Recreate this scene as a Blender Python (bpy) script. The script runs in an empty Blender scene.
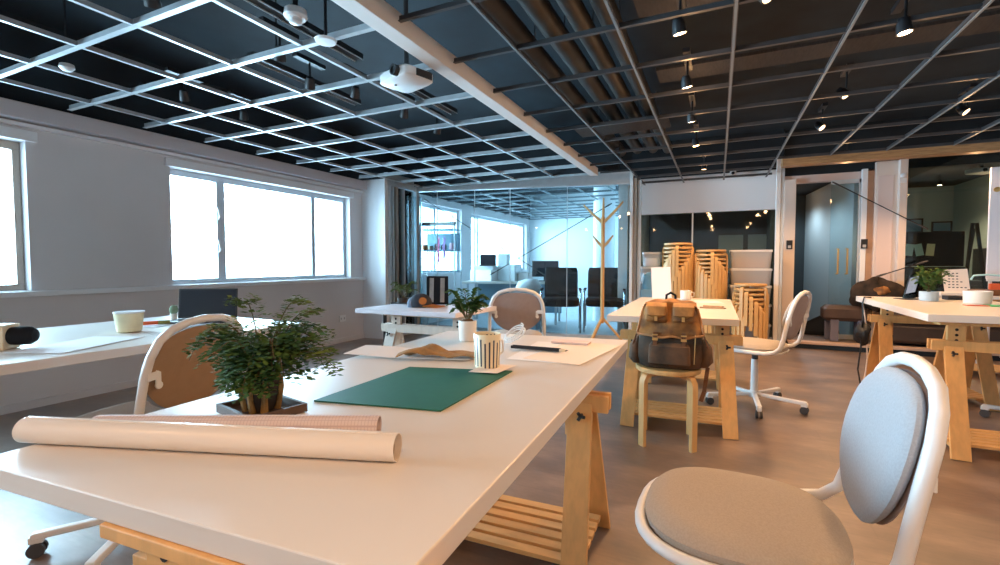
import bpy, bmesh, math, random
from mathutils import Vector, Matrix, Euler
R = math.radians
PI = math.pi
random.seed(11)
sc = bpy.context.scene
COL = sc.collection

# ------------------------------------------------------------------ materials
MATS = {}
def mat(name, rgb, rough=.5, metal=0., spec=.5, noise=0., nscale=8., rgb2=None, bump=0., bscale=60., emit=None, estr=0., stretch=(1, 1, 1)):
    m = bpy.data.materials.new(name); m.use_nodes = True
    nt = m.node_tree; N = nt.nodes; L = nt.links
    b = N['Principled BSDF']
    b.inputs['Base Color'].default_value = (*rgb, 1)
    b.inputs['Roughness'].default_value = rough
    b.inputs['Metallic'].default_value = metal
    b.inputs['Specular IOR Level'].default_value = spec
    tc = N.new('ShaderNodeTexCoord')
    mp = N.new('ShaderNodeMapping'); mp.inputs['Scale'].default_value = stretch
    L.new(tc.outputs['Object'], mp.inputs['Vector'])
    if noise > 0 or rgb2:
        n = N.new('ShaderNodeTexNoise'); n.inputs['Scale'].default_value = nscale; n.inputs['Detail'].default_value = 5
        L.new(mp.outputs[0], n.inputs['Vector'])
        r = N.new('ShaderNodeValToRGB')
        c2 = rgb2 or tuple(c * (1 - noise) for c in rgb)
        r.color_ramp.elements[0].color = (*c2, 1); r.color_ramp.elements[0].position = .36
        r.color_ramp.elements[1].color = (*rgb, 1); r.color_ramp.elements[1].position = .62
        L.new(n.outputs['Fac'], r.inputs['Fac']); L.new(r.outputs['Color'], b.inputs['Base Color'])
    if bump > 0:
        n2 = N.new('ShaderNodeTexNoise'); n2.inputs['Scale'].default_value = bscale; n2.inputs['Detail'].default_value = 3
        L.new(mp.outputs[0], n2.inputs['Vector'])
        bp = N.new('ShaderNodeBump'); bp.inputs['Strength'].default_value = bump; bp.inputs['Distance'].default_value = .01
        L.new(n2.outputs['Fac'], bp.inputs['Height']); L.new(bp.outputs[0], b.inputs['Normal'])
    if emit:
        b.inputs['Emission Color'].default_value = (*emit, 1); b.inputs['Emission Strength'].default_value = estr
    MATS[name] = m
    return m

def math_node(N, L, op, a, b=None):
    m = N.new('ShaderNodeMath'); m.operation = op
    for i, v in enumerate((a, b)):
        if v is None: continue
        if isinstance(v, (int, float)): m.inputs[i].default_value = v
        else: L.new(v, m.inputs[i])
    return m.outputs[0]

def glass(name, tint=(.93, .97, .97), refl=1.0, rough=0.02):
    m = bpy.data.materials.new(name); m.use_nodes = True
    nt = m.node_tree; N = nt.nodes; L = nt.links
    N.remove(N['Principled BSDF'])
    out = N['Material Output']
    tr = N.new('ShaderNodeBsdfTransparent'); tr.inputs['Color'].default_value = (*tint, 1)
    gl = N.new('ShaderNodeBsdfGlossy'); gl.inputs['Roughness'].default_value = rough
    fr = N.new('ShaderNodeFresnel'); fr.inputs['IOR'].default_value = 1.45
    f2 = math_node(N, L, 'MULTIPLY', fr.outputs[0], refl)
    mx = N.new('ShaderNodeMixShader'); L.new(f2, mx.inputs[0]); L.new(tr.outputs[0], mx.inputs[1]); L.new(gl.outputs[0], mx.inputs[2])
    L.new(mx.outputs[0], out.inputs['Surface'])
    MATS[name] = m
    return m

def gridded(name, rgb, line, n=60, axes=(0, 1), th=.16):
    m = mat(name, rgb, .6)
    nt = m.node_tree; N = nt.nodes; L = nt.links
    tc = N.new('ShaderNodeTexCoord'); sp = N.new('ShaderNodeSeparateXYZ'); L.new(tc.outputs['Object'], sp.inputs[0])
    fs = []
    for ax in axes:
        v = math_node(N, L, 'MULTIPLY', sp.outputs[ax], n)
        fs.append(math_node(N, L, 'LESS_THAN', math_node(N, L, 'FRACT', v), th))
    f = math_node(N, L, 'MAXIMUM', fs[0], fs[1])
    mx = N.new('ShaderNodeMix'); mx.data_type = 'RGBA'; L.new(f, mx.inputs['Factor'])
    mx.inputs['A'].default_value = (*rgb, 1); mx.inputs['B'].default_value = (*line, 1)
    L.new(mx.outputs['Result'], N['Principled BSDF'].inputs['Base Color'])
    return m

mat('white_top', (.74, .675, .61), .34, noise=.03, nscale=3)
mat('white_edge', (.84, .77, .69), .45)
mat('wall_paint', (.73, .70, .705), .75, noise=.04, nscale=2)
mat('wall_white', (.86, .87, .89), .7)
mat('soffit', (.60, .57, .60), .7)
mat('pine', (.78, .43, .155), .5, noise=.13, nscale=5, stretch=(8, 8, 1), bump=.05)
mat('pine_flat', (.80, .46, .18), .5, noise=.13, nscale=5, stretch=(1, 8, 8))
mat('birch', (.74, .44, .17), .5, noise=.1, nscale=6, stretch=(6, 6, 1))
mat('pine_daylit', (.80, .70, .60), .5, noise=.08, nscale=6, stretch=(6, 6, 1))  # trestle pine paled: blue daylight is put into the colour
mat('hole', (.02, .015, .01), .8)
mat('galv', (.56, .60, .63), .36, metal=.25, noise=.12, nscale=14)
mat('galv_mid', (.22, .27, .30), .4, metal=.2)  # same steel as galv, dimmer light put into the colour
mat('galv_dark', (.085, .085, .09), .4, metal=.35, noise=.2, nscale=10)  # on the aisle grid, same steel as galv with shade put into colour
mat('slab', (.013, .024, .034), .8, rgb2=(.006, .009, .013), nscale=1.7)  # bluish patches are daylight on the ceiling put into the colour
mat('slab_lamplit', (.035, .028, .025), .7, noise=.35, nscale=14, stretch=(6, 1, 1))
mat('duct', (.05, .045, .038), .45, metal=.4, noise=.3, nscale=6)
mat('beam_white', (.80, .76, .73), .5)
mat('black_plastic', (.012, .013, .016), .42)
mat('black_soft', (.007, .008, .011), .75, spec=.25)
mat('white_plastic', (.80, .80, .80), .4)
mat('white_metal', (.80, .79, .78), .33)
mat('fabric_beige', (.45, .39, .33), .9, noise=.10, nscale=220, bump=.2, bscale=500)
mat('fabric_daylit', (.40, .42, .45), .9, noise=.10, nscale=220, bump=.2, bscale=500)  # the chairs' beige fabric with blue window light put into its colour
mat('shell_brown', (.36, .22, .12), .7, noise=.06, nscale=30)
mat('shell_mauve', (.38, .30, .28), .7, noise=.06, nscale=30)
mat('rubber', (.05, .05, .055), .5)
mat('hub_grey', (.45, .45, .45), .4)
mat('chrome', (.62, .66, .70), .18, metal=1.)
mat('steel_frame', (.66, .72, .76), .32, metal=.3, noise=.08, nscale=10)
mat('green_mat', (.008, .12, .072), .55, noise=.08, nscale=30)
mat('paper', (.86, .84, .84), .7)
mat('paper_pink', (.86, .62, .54), .7)
mat('paper_cream', (.88, .75, .64), .7)
mat('kraft', (.42, .24, .10), .65, noise=.25, nscale=30)
mat('roll_paper', (.84, .74, .64), .30, noise=.03, nscale=3)
gridded('grid_paper', (.72, .60, .58), (.58, .45, .45), 150)
mat('tube_inner', (.42, .30, .22), .8)
mat('leaf_dark', (.085, .16, .035), .75, spec=.2, rgb2=(.03, .085, .025), nscale=25)
mat('leaf_mid', (.16, .23, .05), .75, spec=.2, rgb2=(.07, .13, .035), nscale=25)
mat('leaf_silver', (.30, .38, .26), .75, spec=.2, rgb2=(.18, .26, .16), nscale=25)
mat('stem', (.14, .10, .04), .7)
mat('pot_dark', (.06, .04, .028), .8, noise=.5, nscale=25, bump=.4, bscale=40)
mat('bark', (.42, .23, .07), .7, noise=.4, nscale=30, bump=.4)
mat('tray_wood', (.11, .065, .045), .6, noise=.3, nscale=12)
mat('soil', (.20, .09, .03), .9, noise=.4, nscale=60, bump=.5)
mat('pot_white', (.85, .78, .70), .45)
mat('pot_blue', (.48, .58, .64), .5, noise=.05)
mat('cream', (.82, .68, .48), .5)
mat('jar', (.84, .76, .50), .25, noise=.15, nscale=12)
mat('screen_dark', (.012, .015, .025), .22)
mat('canvas_tan', (.40, .165, .035), .75, rgb2=(.13, .055, .018), nscale=11, bump=.3, bscale=25)
mat('canvas_dark', (.13, .065, .03), .8, rgb2=(.03, .025, .018), nscale=7, bump=.4, bscale=18)
mat('lid_tan', (.46, .20, .045), .65, noise=.45, nscale=14)
mat('rim_tan', (.46, .21, .07), .6, noise=.3, nscale=20)
mat('leather', (.20, .075, .025), .5, noise=.3, nscale=20)
mat('brass', (.75, .50, .20), .3, metal=.9)
mat('denim', (.16, .20, .27), .8, noise=.15, nscale=90)
mat('cap_dark', (.025, .028, .04), .8)
mat('orange_brown', (.45, .17, .04), .6)
mat('red_orange', (.75, .12, .03), .5)
mat('olive', (.30, .30, .08), .5)
mat('sofa', (.05, .034, .028), .5, noise=.3, nscale=6, bump=.3, bscale=10)
mat('sofa_light', (.085, .055, .045), .5, noise=.3, nscale=6)
mat('sofa_leg', (.16, .16, .22), .5)
mat('fur', (.05, .03, .018), .9, rgb2=(.008, .007, .006), nscale=8, bump=.6, bscale=30)
mat('door_panel', (.76, .62, .58), .6)
mat('door_wood', (.60, .42, .32), .6, noise=.1)
mat('platform', (.17, .125, .105), .5, noise=.3, nscale=5)
mat('jamb', (.80, .68, .60), .6)
mat('lounge_floor', (.50, .58, .62), .35, noise=.08)
mat('teal_wall', (.30, .42, .47), .8)
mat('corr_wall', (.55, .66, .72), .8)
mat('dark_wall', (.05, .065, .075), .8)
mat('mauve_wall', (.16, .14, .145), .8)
mat('lounge_wall', (.80, .84, .86), .8)
mat('plastic_box', (.62, .64, .66), .3)
mat('fabric_fill', (.35, .22, .15), .9, noise=.3, nscale=10)
mat('brown_fill', (.16, .09, .07), .9, noise=.4, nscale=10)
mat('blue_wrap', (.16, .34, .44), .5, noise=.2)
mat('blue_grey', (.20, .36, .46), .6)
mat('magenta', (.75, .10, .30), .6)
mat('violet', (.40, .22, .60), .6)
mat('pink_cloth', (.75, .45, .55), .7)
mat('note_teal', (.45, .75, .78), .7)
mat('note_yellow', (.75, .80, .52), .7)
mat('note_green', (.05, .45, .16), .5)
mat('note_red', (.75, .15, .08), .5)
mat('lamp_glow', (1, .8, .6), .5, emit=(1, .72, .42), estr=30)
mat('lamp_dim', (1, .8, .6), .5, emit=(1, .66, .36), estr=5)
mat('lamp_white', (1, 1, 1), .5, emit=(.85, .95, 1), estr=5)
mat('socket', (.85, .85, .86), .4)
mat('picture', (.20, .19, .18), .5, rgb2=(.42, .40, .38), nscale=5)
mat('ledge_wood', (.42, .23, .10), .5, noise=.35, nscale=8, stretch=(1, 8, 8))
mat('alu_frame', (.60, .66, .72), .35, metal=.3)
mat('alu_brown', (.42, .34, .28), .4, metal=.3)
mat('whiteboard', (.84, .80, .84), .3)
glass('glass', (.95, .985, .985), .8)
glass('glass_teal', (.86, .94, .96), 1.0)
glass('glass_dark', (.30, .38, .42), 1.3, .03)
glass('poly', (.80, .90, .94), 1.4, .2)

def milky(name, col, mixf):
    m = bpy.data.materials.new(name); m.use_nodes = True; nt = m.node_tree; N = nt.nodes; L = nt.links
    b = N['Principled BSDF']; b.inputs['Base Color'].default_value = (*col, 1); b.inputs['Roughness'].default_value = .3
    tr = N.new('ShaderNodeBsdfTransparent'); mx = N.new('ShaderNodeMixShader'); mx.inputs[0].default_value = mixf
    L.new(tr.outputs[0], mx.inputs[1]); L.new(b.outputs[0], mx.inputs[2]); L.new(mx.outputs[0], N['Material Output'].inputs['Surface'])
    MATS[name] = m
milky('box_plastic', (.85, .87, .9), .42)
def floor_mat():
    m = mat('floor_vinyl', (.30, .2, .14), .33)
    nt = m.node_tree; N = nt.nodes; L = nt.links; b = N['Principled BSDF']
    tc = N.new('ShaderNodeTexCoord')
    n1 = N.new('ShaderNodeTexNoise'); n1.inputs['Scale'].default_value = 2.2; n1.inputs['Detail'].default_value = 7; n1.inputs['Roughness'].default_value = .62
    mp = N.new('ShaderNodeMapping'); mp.inputs['Scale'].default_value = (1, 1.7, 1); mp.inputs['Rotation'].default_value = (0, 0, .5)
    L.new(tc.outputs['Object'], mp.inputs[0]); L.new(mp.outputs[0], n1.inputs['Vector'])
    r = N.new('ShaderNodeValToRGB')
    e = r.color_ramp.elements
    e[0].position = .32; e[0].color = (.13, .09, .07, 1)
    e[1].position = .70; e[1].color = (.37, .25, .18, 1)
    k = e.new(.5); k.color = (.225, .15, .11, 1)
    L.new(n1.outputs['Fac'], r.inputs[0])
    n2 = N.new('ShaderNodeTexNoise'); n2.inputs['Scale'].default_value = 26; n2.inputs['Detail'].default_value = 4
    mp2 = N.new('ShaderNodeMapping'); mp2.inputs['Scale'].default_value = (.35, 2.2, 1); L.new(tc.outputs['Object'], mp2.inputs[0]); L.new(mp2.outputs[0], n2.inputs['Vector'])
    mx = N.new('ShaderNodeMix'); mx.data_type = 'RGBA'; mx.blend_type = 'MULTIPLY'; mx.inputs['Factor'].default_value = .35
    L.new(r.outputs[0], mx.inputs['A']); L.new(n2.outputs['Color'], mx.inputs['B'])
    g = N.new('ShaderNodeMix'); g.data_type = 'RGBA'; g.blend_type = 'MULTIPLY'; g.inputs['Factor'].default_value = .35
    # faint grey of the mix kept by using the factor output instead of colour
    L.new(n2.outputs['Fac'], mx.inputs['B'])
    br = N.new('ShaderNodeTexBrick'); br.inputs['Scale'].default_value = 1.0
    br.inputs['Color1'].default_value = (1, 1, 1, 1); br.inputs['Color2'].default_value = (.9, .9, .9, 1); br.inputs['Mortar'].default_value = (.66, .66, .66, 1)
    br.inputs['Mortar Size'].default_value = .0035; br.inputs['Brick Width'].default_value = 1.2; br.inputs['Row Height'].default_value = .19
    L.new(tc.outputs['Object'], br.inputs['Vector'])
    L.new(mx.outputs['Result'], g.inputs['A']); L.new(br.outputs['Color'], g.inputs['B'])
    L.new(g.outputs['Result'], b.inputs['Base Color'])
    rr = N.new('ShaderNodeMapRange'); rr.inputs['To Min'].default_value = .36; rr.inputs['To Max'].default_value = .55
    L.new(n1.outputs['Fac'], rr.inputs['Value']); L.new(rr.outputs[0], b.inputs['Roughness'])
    b.inputs['Specular IOR Level'].default_value = .9
    b.inputs['Coat Weight'].default_value = .6; b.inputs['Coat Roughness'].default_value = .38
    return m
floor_mat()

def striped_mug():
    m = mat('mug_stripes', (.84, .72, .48), .3)
    nt = m.node_tree; N = nt.nodes; L = nt.links
    tc = N.new('ShaderNodeTexCoord'); sp = N.new('ShaderNodeSeparateXYZ'); L.new(tc.outputs['Object'], sp.inputs[0])
    a = math_node(N, L, 'ARCTAN2', sp.outputs[1], sp.outputs[0])
    t = math_node(N, L, 'MULTIPLY', a, 19 / (2 * PI))
    fr = math_node(N, L, 'LESS_THAN', math_node(N, L, 'FRACT', t), .38)
    fl = math_node(N, L, 'FLOOR', t)
    wn = N.new('ShaderNodeTexWhiteNoise'); wn.noise_dimensions = '1D'; L.new(fl, wn.inputs['W'])
    lo = math_node(N, L, 'MULTIPLY', wn.outputs['Value'], .02)
    zz = math_node(N, L, 'GREATER_THAN', sp.outputs[2], lo)
    wn2 = N.new('ShaderNodeTexWhiteNoise'); wn2.noise_dimensions = '1D'; L.new(math_node(N, L, 'ADD', fl, 31.5), wn2.inputs['W'])
    hi = math_node(N, L, 'SUBTRACT', .113, math_node(N, L, 'MULTIPLY', wn2.outputs['Value'], .03))
    z2 = math_node(N, L, 'LESS_THAN', sp.outputs[2], hi)
    f = math_node(N, L, 'MULTIPLY', fr, math_node(N, L, 'MULTIPLY', zz, z2))
    mx = N.new('ShaderNodeMix'); mx.data_type = 'RGBA'; L.new(f, mx.inputs['Factor'])
    mx.inputs['A'].default_value = (.84, .72, .50, 1); mx.inputs['B'].default_value = (.03, .035, .07, 1)
    L.new(mx.outputs['Result'], N['Principled BSDF'].inputs['Base Color'])
striped_mug()

# ------------------------------------------------------------------ mesh helpers
class MB:
    def __init__(s): s.v = []; s.f = []
    def add(s, vs, fs):
        o = len(s.v); s.v += [tuple(v) for v in vs]; s.f += [tuple(i + o for i in f) for f in fs]
        return s
    def box(s, c, d, rot=(0, 0, 0)):
        M = Euler(rot).to_matrix(); c = Vector(c); vs = []
        for x in (-.5, .5):
            for y in (-.5, .5):
                for z in (-.5, .5): vs.append(c + M @ Vector((x * d[0], y * d[1], z * d[2])))
        return s.add(vs, [(0, 1, 3, 2), (4, 6, 7, 5), (0, 4, 5, 1), (2, 3, 7, 6), (0, 2, 6, 4), (1, 5, 7, 3)])
    def bx(s, x0, x1, y0, y1, z0, z1):
        return s.box(((x0 + x1) / 2, (y0 + y1) / 2, (z0 + z1) / 2), (x1 - x0, y1 - y0, z1 - z0))
    def bar(s, p0, p1, w, t, up=(1, 0, 0)):
        """plank from p0 to p1, width w along 'up' projected, thickness t on the third axis"""
        p0 = Vector(p0); p1 = Vector(p1); d = (p1 - p0).normalized(); u = Vector(up); u = (u - d * u.dot(d)).normalized(); n = d.cross(u)
        vs = []
        for p in (p0, p1):
            for a, b in ((-1, -1), (1, -1), (1, 1), (-1, 1)): vs.append(p + u * (a * w / 2) + n * (b * t / 2))
        return s.add(vs, [(3, 2, 1, 0), (4, 5, 6, 7), (0, 1, 5, 4), (1, 2, 6, 5), (2, 3, 7, 6), (3, 0, 4, 7)])
    def tube(s, pts, r, seg=10, closed=False, cap=True, flat=1.0):
        pts = [Vector(p) for p in pts]; n = len(pts); rs = r if isinstance(r, (list, tuple)) else [r] * n
        fr = None; rings = []
        for i, p in enumerate(pts):
            a = pts[(i - 1) % n] if (closed or i > 0) else p
            b = pts[(i + 1) % n] if (closed or i < n - 1) else p
            d = (b - a).normalized()
            if fr is None:
                fr = d.orthogonal().normalized()
            else:
                fr = (fr - d * fr.dot(d)).normalized()
            g = d.cross(fr)
            rings.append([p + fr * (math.cos(2 * PI * k / seg) * rs[i]) + g * (math.sin(2 * PI * k / seg) * rs[i] * flat) for k in range(seg)])
        vs = [v for q in rings for v in q]; fs = []
        m = n if closed else n - 1
        off = 0
        if closed:  # align the last ring with the first
            best = min(range(seg), key=lambda o: sum((rings[-1][k] - rings[0][(k + o) % seg]).length for k in range(seg)))
            off = best
        for i in range(m):
            j = (i + 1) % n; o = off if (closed and i == n - 1) else 0
            for k in range(seg):
                k2 = (k + 1) % seg
                fs.append((i * seg + k, i * seg + k2, j * seg + (k2 + o) % seg, j * seg + (k + o) % seg))
        if cap and not closed:
            fs.append(tuple(range(seg))[::-1]); fs.append(tuple((n - 1) * seg + k for k in range(seg)))
        return s.add(vs, fs)
    def lathe(s, prof, seg=28, c=(0, 0, 0), M=None):
        c = Vector(c); vs = []; fs = []
        for (r, z) in prof:
            for k in range(seg):
                v = Vector((r * math.cos(2 * PI * k / seg), r * math.sin(2 * PI * k / seg), z))
                if M: v = M @ v
                vs.append(c + v)
        for i in range(len(prof) - 1):
            for k in range(seg):
                k2 = (k + 1) % seg
                fs.append((i * seg + k, i * seg + k2, (i + 1) * seg + k2, (i + 1) * seg + k))
        if prof[0][0] > 0: fs.append(tuple(range(seg))[::-1])
        if prof[-1][0] > 0: fs.append(tuple((len(prof) - 1) * seg + k for k in range(seg)))
        return s.add(vs, fs)
    def prism(s, poly, z0, z1):
        n = len(poly); vs = [(x, y, z0) for x, y in poly] + [(x, y, z1) for x, y in poly]
        fs = [tuple(range(n))[::-1], tuple(range(n, 2 * n))] + [(i, (i + 1) % n, n + (i + 1) % n, n + i) for i in range(n)]
        return s.add(vs, fs)
    def loft(s, secs, seg=28, p=2.6):
        """secs: list of (cx, cy, z, hx, hy); superellipse rings"""
        vs = []; fs = []
        for (cx, cy, z, hx, hy) in secs:
            for k in range(seg):
                a = 2 * PI * k / seg; ca, sa = math.cos(a), math.sin(a)
                vs.append((cx + hx * math.copysign(abs(ca) ** (2 / p), ca), cy + hy * math.copysign(abs(sa) ** (2 / p), sa), z))
        for i in range(len(secs) - 1):
            for k in range(seg):
                k2 = (k + 1) % seg; fs.append((i * seg + k, i * seg + k2, (i + 1) * seg + k2, (i + 1) * seg + k))
        fs.append(tuple(range(seg))[::-1]); fs.append(tuple((len(secs) - 1) * seg + k for k in range(seg)))
        return s.add(vs, fs)
    def sheet(s, fn, nu, nv, thick=.0012):
        """thin closed sheet from a function of u,v in 0..1"""
        top = [Vector(fn(u / nu, v / nv)) for u in range(nu + 1) for v in range(nv + 1)]
        bot = [p - Vector((0, 0, thick)) for p in top]
        W = nv + 1; n = len(top); fs = []
        for u in range(nu):
            for v in range(nv):
                a, b, c, d = u * W + v, (u + 1) * W + v, (u + 1) * W + v + 1, u * W + v + 1
                fs.append((a, b, c, d)); fs.append((n + d, n + c, n + b, n + a))
        edge = [u * W for u in range(nu + 1)] + [nu * W + v for v in range(1, W)] + [u * W + nv for u in range(nu - 1, -1, -1)] + [v for v in range(nv - 1, 0, -1)]
        for i in range(len(edge)):
            a, b = edge[i], edge[(i + 1) % len(edge)]; fs.append((a, n + a, n + b, b))
        return s.add(top + bot, fs)
    def build(s, name, material, parent=None, smooth=False, bevel=0, loc=None, rotz=0, subsurf=0):
        me = bpy.data.meshes.new(name); me.from_pydata(s.v, [], s.f); me.validate()
        bm = bmesh.new(); bm.from_mesh(me); bmesh.ops.recalc_face_normals(bm, faces=bm.faces); bm.to_mesh(me); bm.free()
        me.materials.append(MATS[material])
        o = bpy.data.objects.new(name, me); COL.objects.link(o)
        if parent: o.parent = parent
        if loc: o.location = loc
        o.rotation_euler.z = rotz
        if smooth:
            for p in me.polygons: p.use_smooth = True
            try: me.set_sharp_from_angle(angle=R(40))
            except Exception: pass
        if bevel:
            b = o.modifiers.new('bevel', 'BEVEL'); b.width = bevel; b.segments = 2; b.limit_method = 'ANGLE'; b.angle_limit = R(40)
        if subsurf:
            q = o.modifiers.new('sub', 'SUBSURF'); q.levels = q.render_levels = subsurf
        return o

def tag(o, label, cat, group=None, kind=None):
    o['label'] = label; o['category'] = cat
    if group: o['group'] = group
    if kind: o['kind'] = kind
    return o
def thing(name, label, cat, loc=(0, 0, 0), rotz=0, group=None):
    o = bpy.data.objects.new(name, None); COL.objects.link(o); o.empty_display_size = .05
    o.location = loc; o.rotation_euler = (0, 0, rotz)
    return tag(o, label, cat, group)
def struct(o):
    o['kind'] = 'structure'; return o
def children(o): return [c for c in bpy.data.objects if c.parent == o]
KIDS = {}
def dup(root, loc, rotz, label, group=None, material=None):
    if root.name not in KIDS:
        KIDS[root.name] = [(c, [g for g in bpy.data.objects if g.parent == c]) for c in bpy.data.objects if c.parent == root]
    r = root.copy(); COL.objects.link(r); r.location = loc; r.rotation_euler = (0, 0, rotz); r['label'] = label
    if group: r['group'] = group
    for ch, gs in KIDS[root.name]:
        c = ch.copy(); COL.objects.link(c); c.parent = r
        if material and ch.name.split('.')[0] in material:
            c.data = c.data.copy(); c.data.materials[0] = MATS[material[ch.name.split('.')[0]]]
        for g in gs:
            d = g.copy(); COL.objects.link(d); d.parent = c
    return r

# ------------------------------------------------------------------ camera
f = 466.; p = math.atan(20 / f); a = math.atan(218 / (f / math.cos(p)))
H = 1.10
cam = bpy.data.objects.new('camera', bpy.data.cameras.new('camera')); COL.objects.link(cam)
cam.data.sensor_width = 36; cam.data.lens = f / 1000 * 36; cam.data.clip_start = .05; cam.data.clip_end = 200
cam.location = (0, 0, H); cam.rotation_euler = (PI / 2 - p, 0, a)
sc.camera = cam

# ------------------------------------------------------------------ room shell
WX = -4.68; RX = 3.7; YB = -3.2; YF = 12.3; ZC = 2.9
struct(MB().bx(WX - .3, RX + .2, YB - .2, YF + .2, -.1, 0).build('floor', 'floor_vinyl'))
struct(MB().bx(WX - .3, RX + .2, YB - .2, YF + .2, ZC, ZC + .1).build('ceiling', 'slab'))
# left wall with window openings
wins = [(-2.3, 1.68, .89, 2.0), (2.69, 5.05, .89, 2.0), (5.75, 8.2, .89, 2.15), (8.6, 11.7, .9, 2.12)]
w = MB(); ys = [YB] + [q for t in wins for q in t[:2]] + [YF]
for i in range(0, len(ys), 2): w.bx(WX - .25, WX, ys[i], ys[i + 1], 0, 2.28)
for (y0, y1, z0, z1) in wins:
    w.bx(WX - .25, WX, y0, y1, 0, z0); w.bx(WX - .25, WX, y0, y1, z1, 2.28)
struct(w.build('wall_left', 'wall_paint'))
struct(MB().bx(WX - .25, WX + .01, YB, YF, 2.28, ZC).build('wall_left_upper', 'slab'))
def win(n, y0, y1, z0, z1, mull, frame='alu_frame'):
    fm = MB(); t = .045; x0, x1 = WX - .17, WX - .09
    fm.bx(x0, x1, y0, y1, z0, z0 + t); fm.bx(x0, x1, y0, y1, z1 - .06, z1)
    fm.bx(x0, x1, y0, y0 + t, z0 + t, z1 - .06); fm.bx(x0, x1, y1 - t, y1, z0 + t, z1 - .06)
    for (m, ww) in mull: fm.bx(x0, x1, m - ww / 2, m + ww / 2, z0 + t, z1 - .06)
    o = struct(fm.build('window_%d' % n, frame, bevel=.004))
    MB().bx(WX - .135, WX - .128, y0 + .01, y1 - .01, z0 + .01, z1 - .01).build('pane', 'glass', o)
    return o
win(1, *wins[0], [(-.6, .05), (.5, .06)], 'alu_brown')
w2 = win(2, *wins[1], [(3.24, .09), (4.48, .06)])
for zz in (1.6, 1.26):
    MB().tube([(WX - .09, 3.2, zz + .07), (WX - .06, 3.19, zz + .05), (WX - .05, 3.2, zz - .02), (WX - .09, 3.21, zz - .05)], .009, 8).build('window_handle', 'white_metal', w2, smooth=True)
win(3, *wins[2], [(6.55, .12), (7.35, .06)])
win(4, *wins[3], [(9.05, .06), (10.4, .05)])
struct(MB().bx(WX, WX + .05, YB, 5.3, .845, .885).build('trim_1', 'wall_white', bevel=.004))     # sill board
struct(MB().bx(WX, WX + .10, YB, 5.3, 2.14, 2.26).build('trim_2', 'soffit', bevel=.004))
for _k, (_a, _b) in enumerate(((-2.35, 1.74), (2.64, 5.1))): struct(MB().bx(WX, WX + .035, _a, _b, 2.0, 2.075).build('trim_%d' % (6 + _k), 'wall_white', bevel=.004))          # curtain box
struct(MB().bx(WX, WX + .04, YB, 5.3, 2.10, 2.125).build('trim_3', 'wall_white'))
struct(MB().bx(WX, WX + .018, YB, 5.3, 0, .06).build('baseboard_left', 'wall_paint'))
# stub pier by the partition
struct(MB().bx(WX, -4.27, 5.3, 5.36, 0, 2.28).build('wall_pier', 'wall_white'))
struct(MB().bx(WX, RX, YF, YF + .15, 0, ZC).build('wall_front', 'lounge_wall'))
struct(MB().bx(RX, RX + .15, YB, YF, 0, ZC).build('wall_right', 'jamb'))
struct(MB().bx(WX, RX, YB - .15, YB, 0, ZC).build('wall_back', 'wall_paint'))
t = thing('wall_socket', 'white double wall socket low on the grey window wall', 'socket', (WX + .004, 4.87, .33))
MB().bx(0, .012, -.06, .06, -.045, .045).build('cover_plate', 'socket', t, bevel=.003)
for s in (-1, 1):
    MB().bx(.012, .0135, s * .03 - .008, s * .03 + .008, -.014, .014).build('socket_hole', 'hub_grey', t)

# ------------------------------------------------------------------ suspended grid of steel channels
GX = [-4.16, -3.64, -3.12, -2.60, -2.035, -1.55, -1.01, -.468, .053, .567, 1.068, 1.545, 2.07, 2.6, 3.1, 3.6]
GY = [-2.8 + .52 * i for i in range(9)]
GY = [y for y in GY if y < .9] + [1.35, 1.86, 2.37, 2.89, 3.44, 3.96, 4.48, 5.0, 5.53, 6.05]
ZG = 2.25
def channel(m, p0, p1, wd=.03, ht=.045):
    p0 = Vector(p0); p1 = Vector(p1)
    m.bar(p0 + Vector((0, 0, ht / 2)), p1 + Vector((0, 0, ht / 2)), .004, ht, (0, 1, 0) if abs(p0.x - p1.x) > abs(p0.y - p1.y) else (1, 0, 0))
    m.bar(p0, p1, wd, .004, (0, 1, 0) if abs(p0.x - p1.x) > abs(p0.y - p1.y) else (1, 0, 0))
def grid(mats_, x0, x1, y0, y1, gx, gy, nm, z=ZG):
    m = MB()
    for x in gx:
        if x0 < x < x1: channel(m, (x, y0, z + .004), (x, y1, z + .004), .022, .026)
    for y in gy:
        if y0 < y < y1 + .001: channel(m, (x0, y, z), (x1, y, z), .030 if mats_ == 'galv' else .022, .036 if mats_ == 'galv' else .026)
    return struct(m.build(nm, mats_))
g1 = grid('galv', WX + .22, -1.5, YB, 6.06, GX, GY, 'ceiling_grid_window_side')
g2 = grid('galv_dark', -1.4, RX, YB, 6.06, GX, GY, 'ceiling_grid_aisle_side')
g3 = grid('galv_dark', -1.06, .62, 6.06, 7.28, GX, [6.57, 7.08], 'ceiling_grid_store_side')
# paler strips: bluish glint put into colour on aisle-side bars running from the camera
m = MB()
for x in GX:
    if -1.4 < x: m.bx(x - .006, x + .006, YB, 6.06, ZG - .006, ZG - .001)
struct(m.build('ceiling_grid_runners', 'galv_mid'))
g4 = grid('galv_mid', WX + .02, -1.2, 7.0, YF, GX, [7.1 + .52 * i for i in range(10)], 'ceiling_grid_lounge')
m = MB()

# dropped white beam
struct(MB().bx(-1.5, -1.405, YB, 5.95, 2.205, 2.30).build('ceiling_beam', 'beam_white', bevel=.003))
struct(MB().bx(.63, RX, 6.07, 6.2, 2.17, 2.27).bx(.63, RX, 6.2, 6.25, 2.2, 2.23).build('ceiling_ledge', 'ledge_wood', bevel=.004))
struct(MB().bx(WX, -1.15, 6.0, 6.04, 2.27, ZC).build('ceiling_bulkhead', 'slab'))
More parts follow.
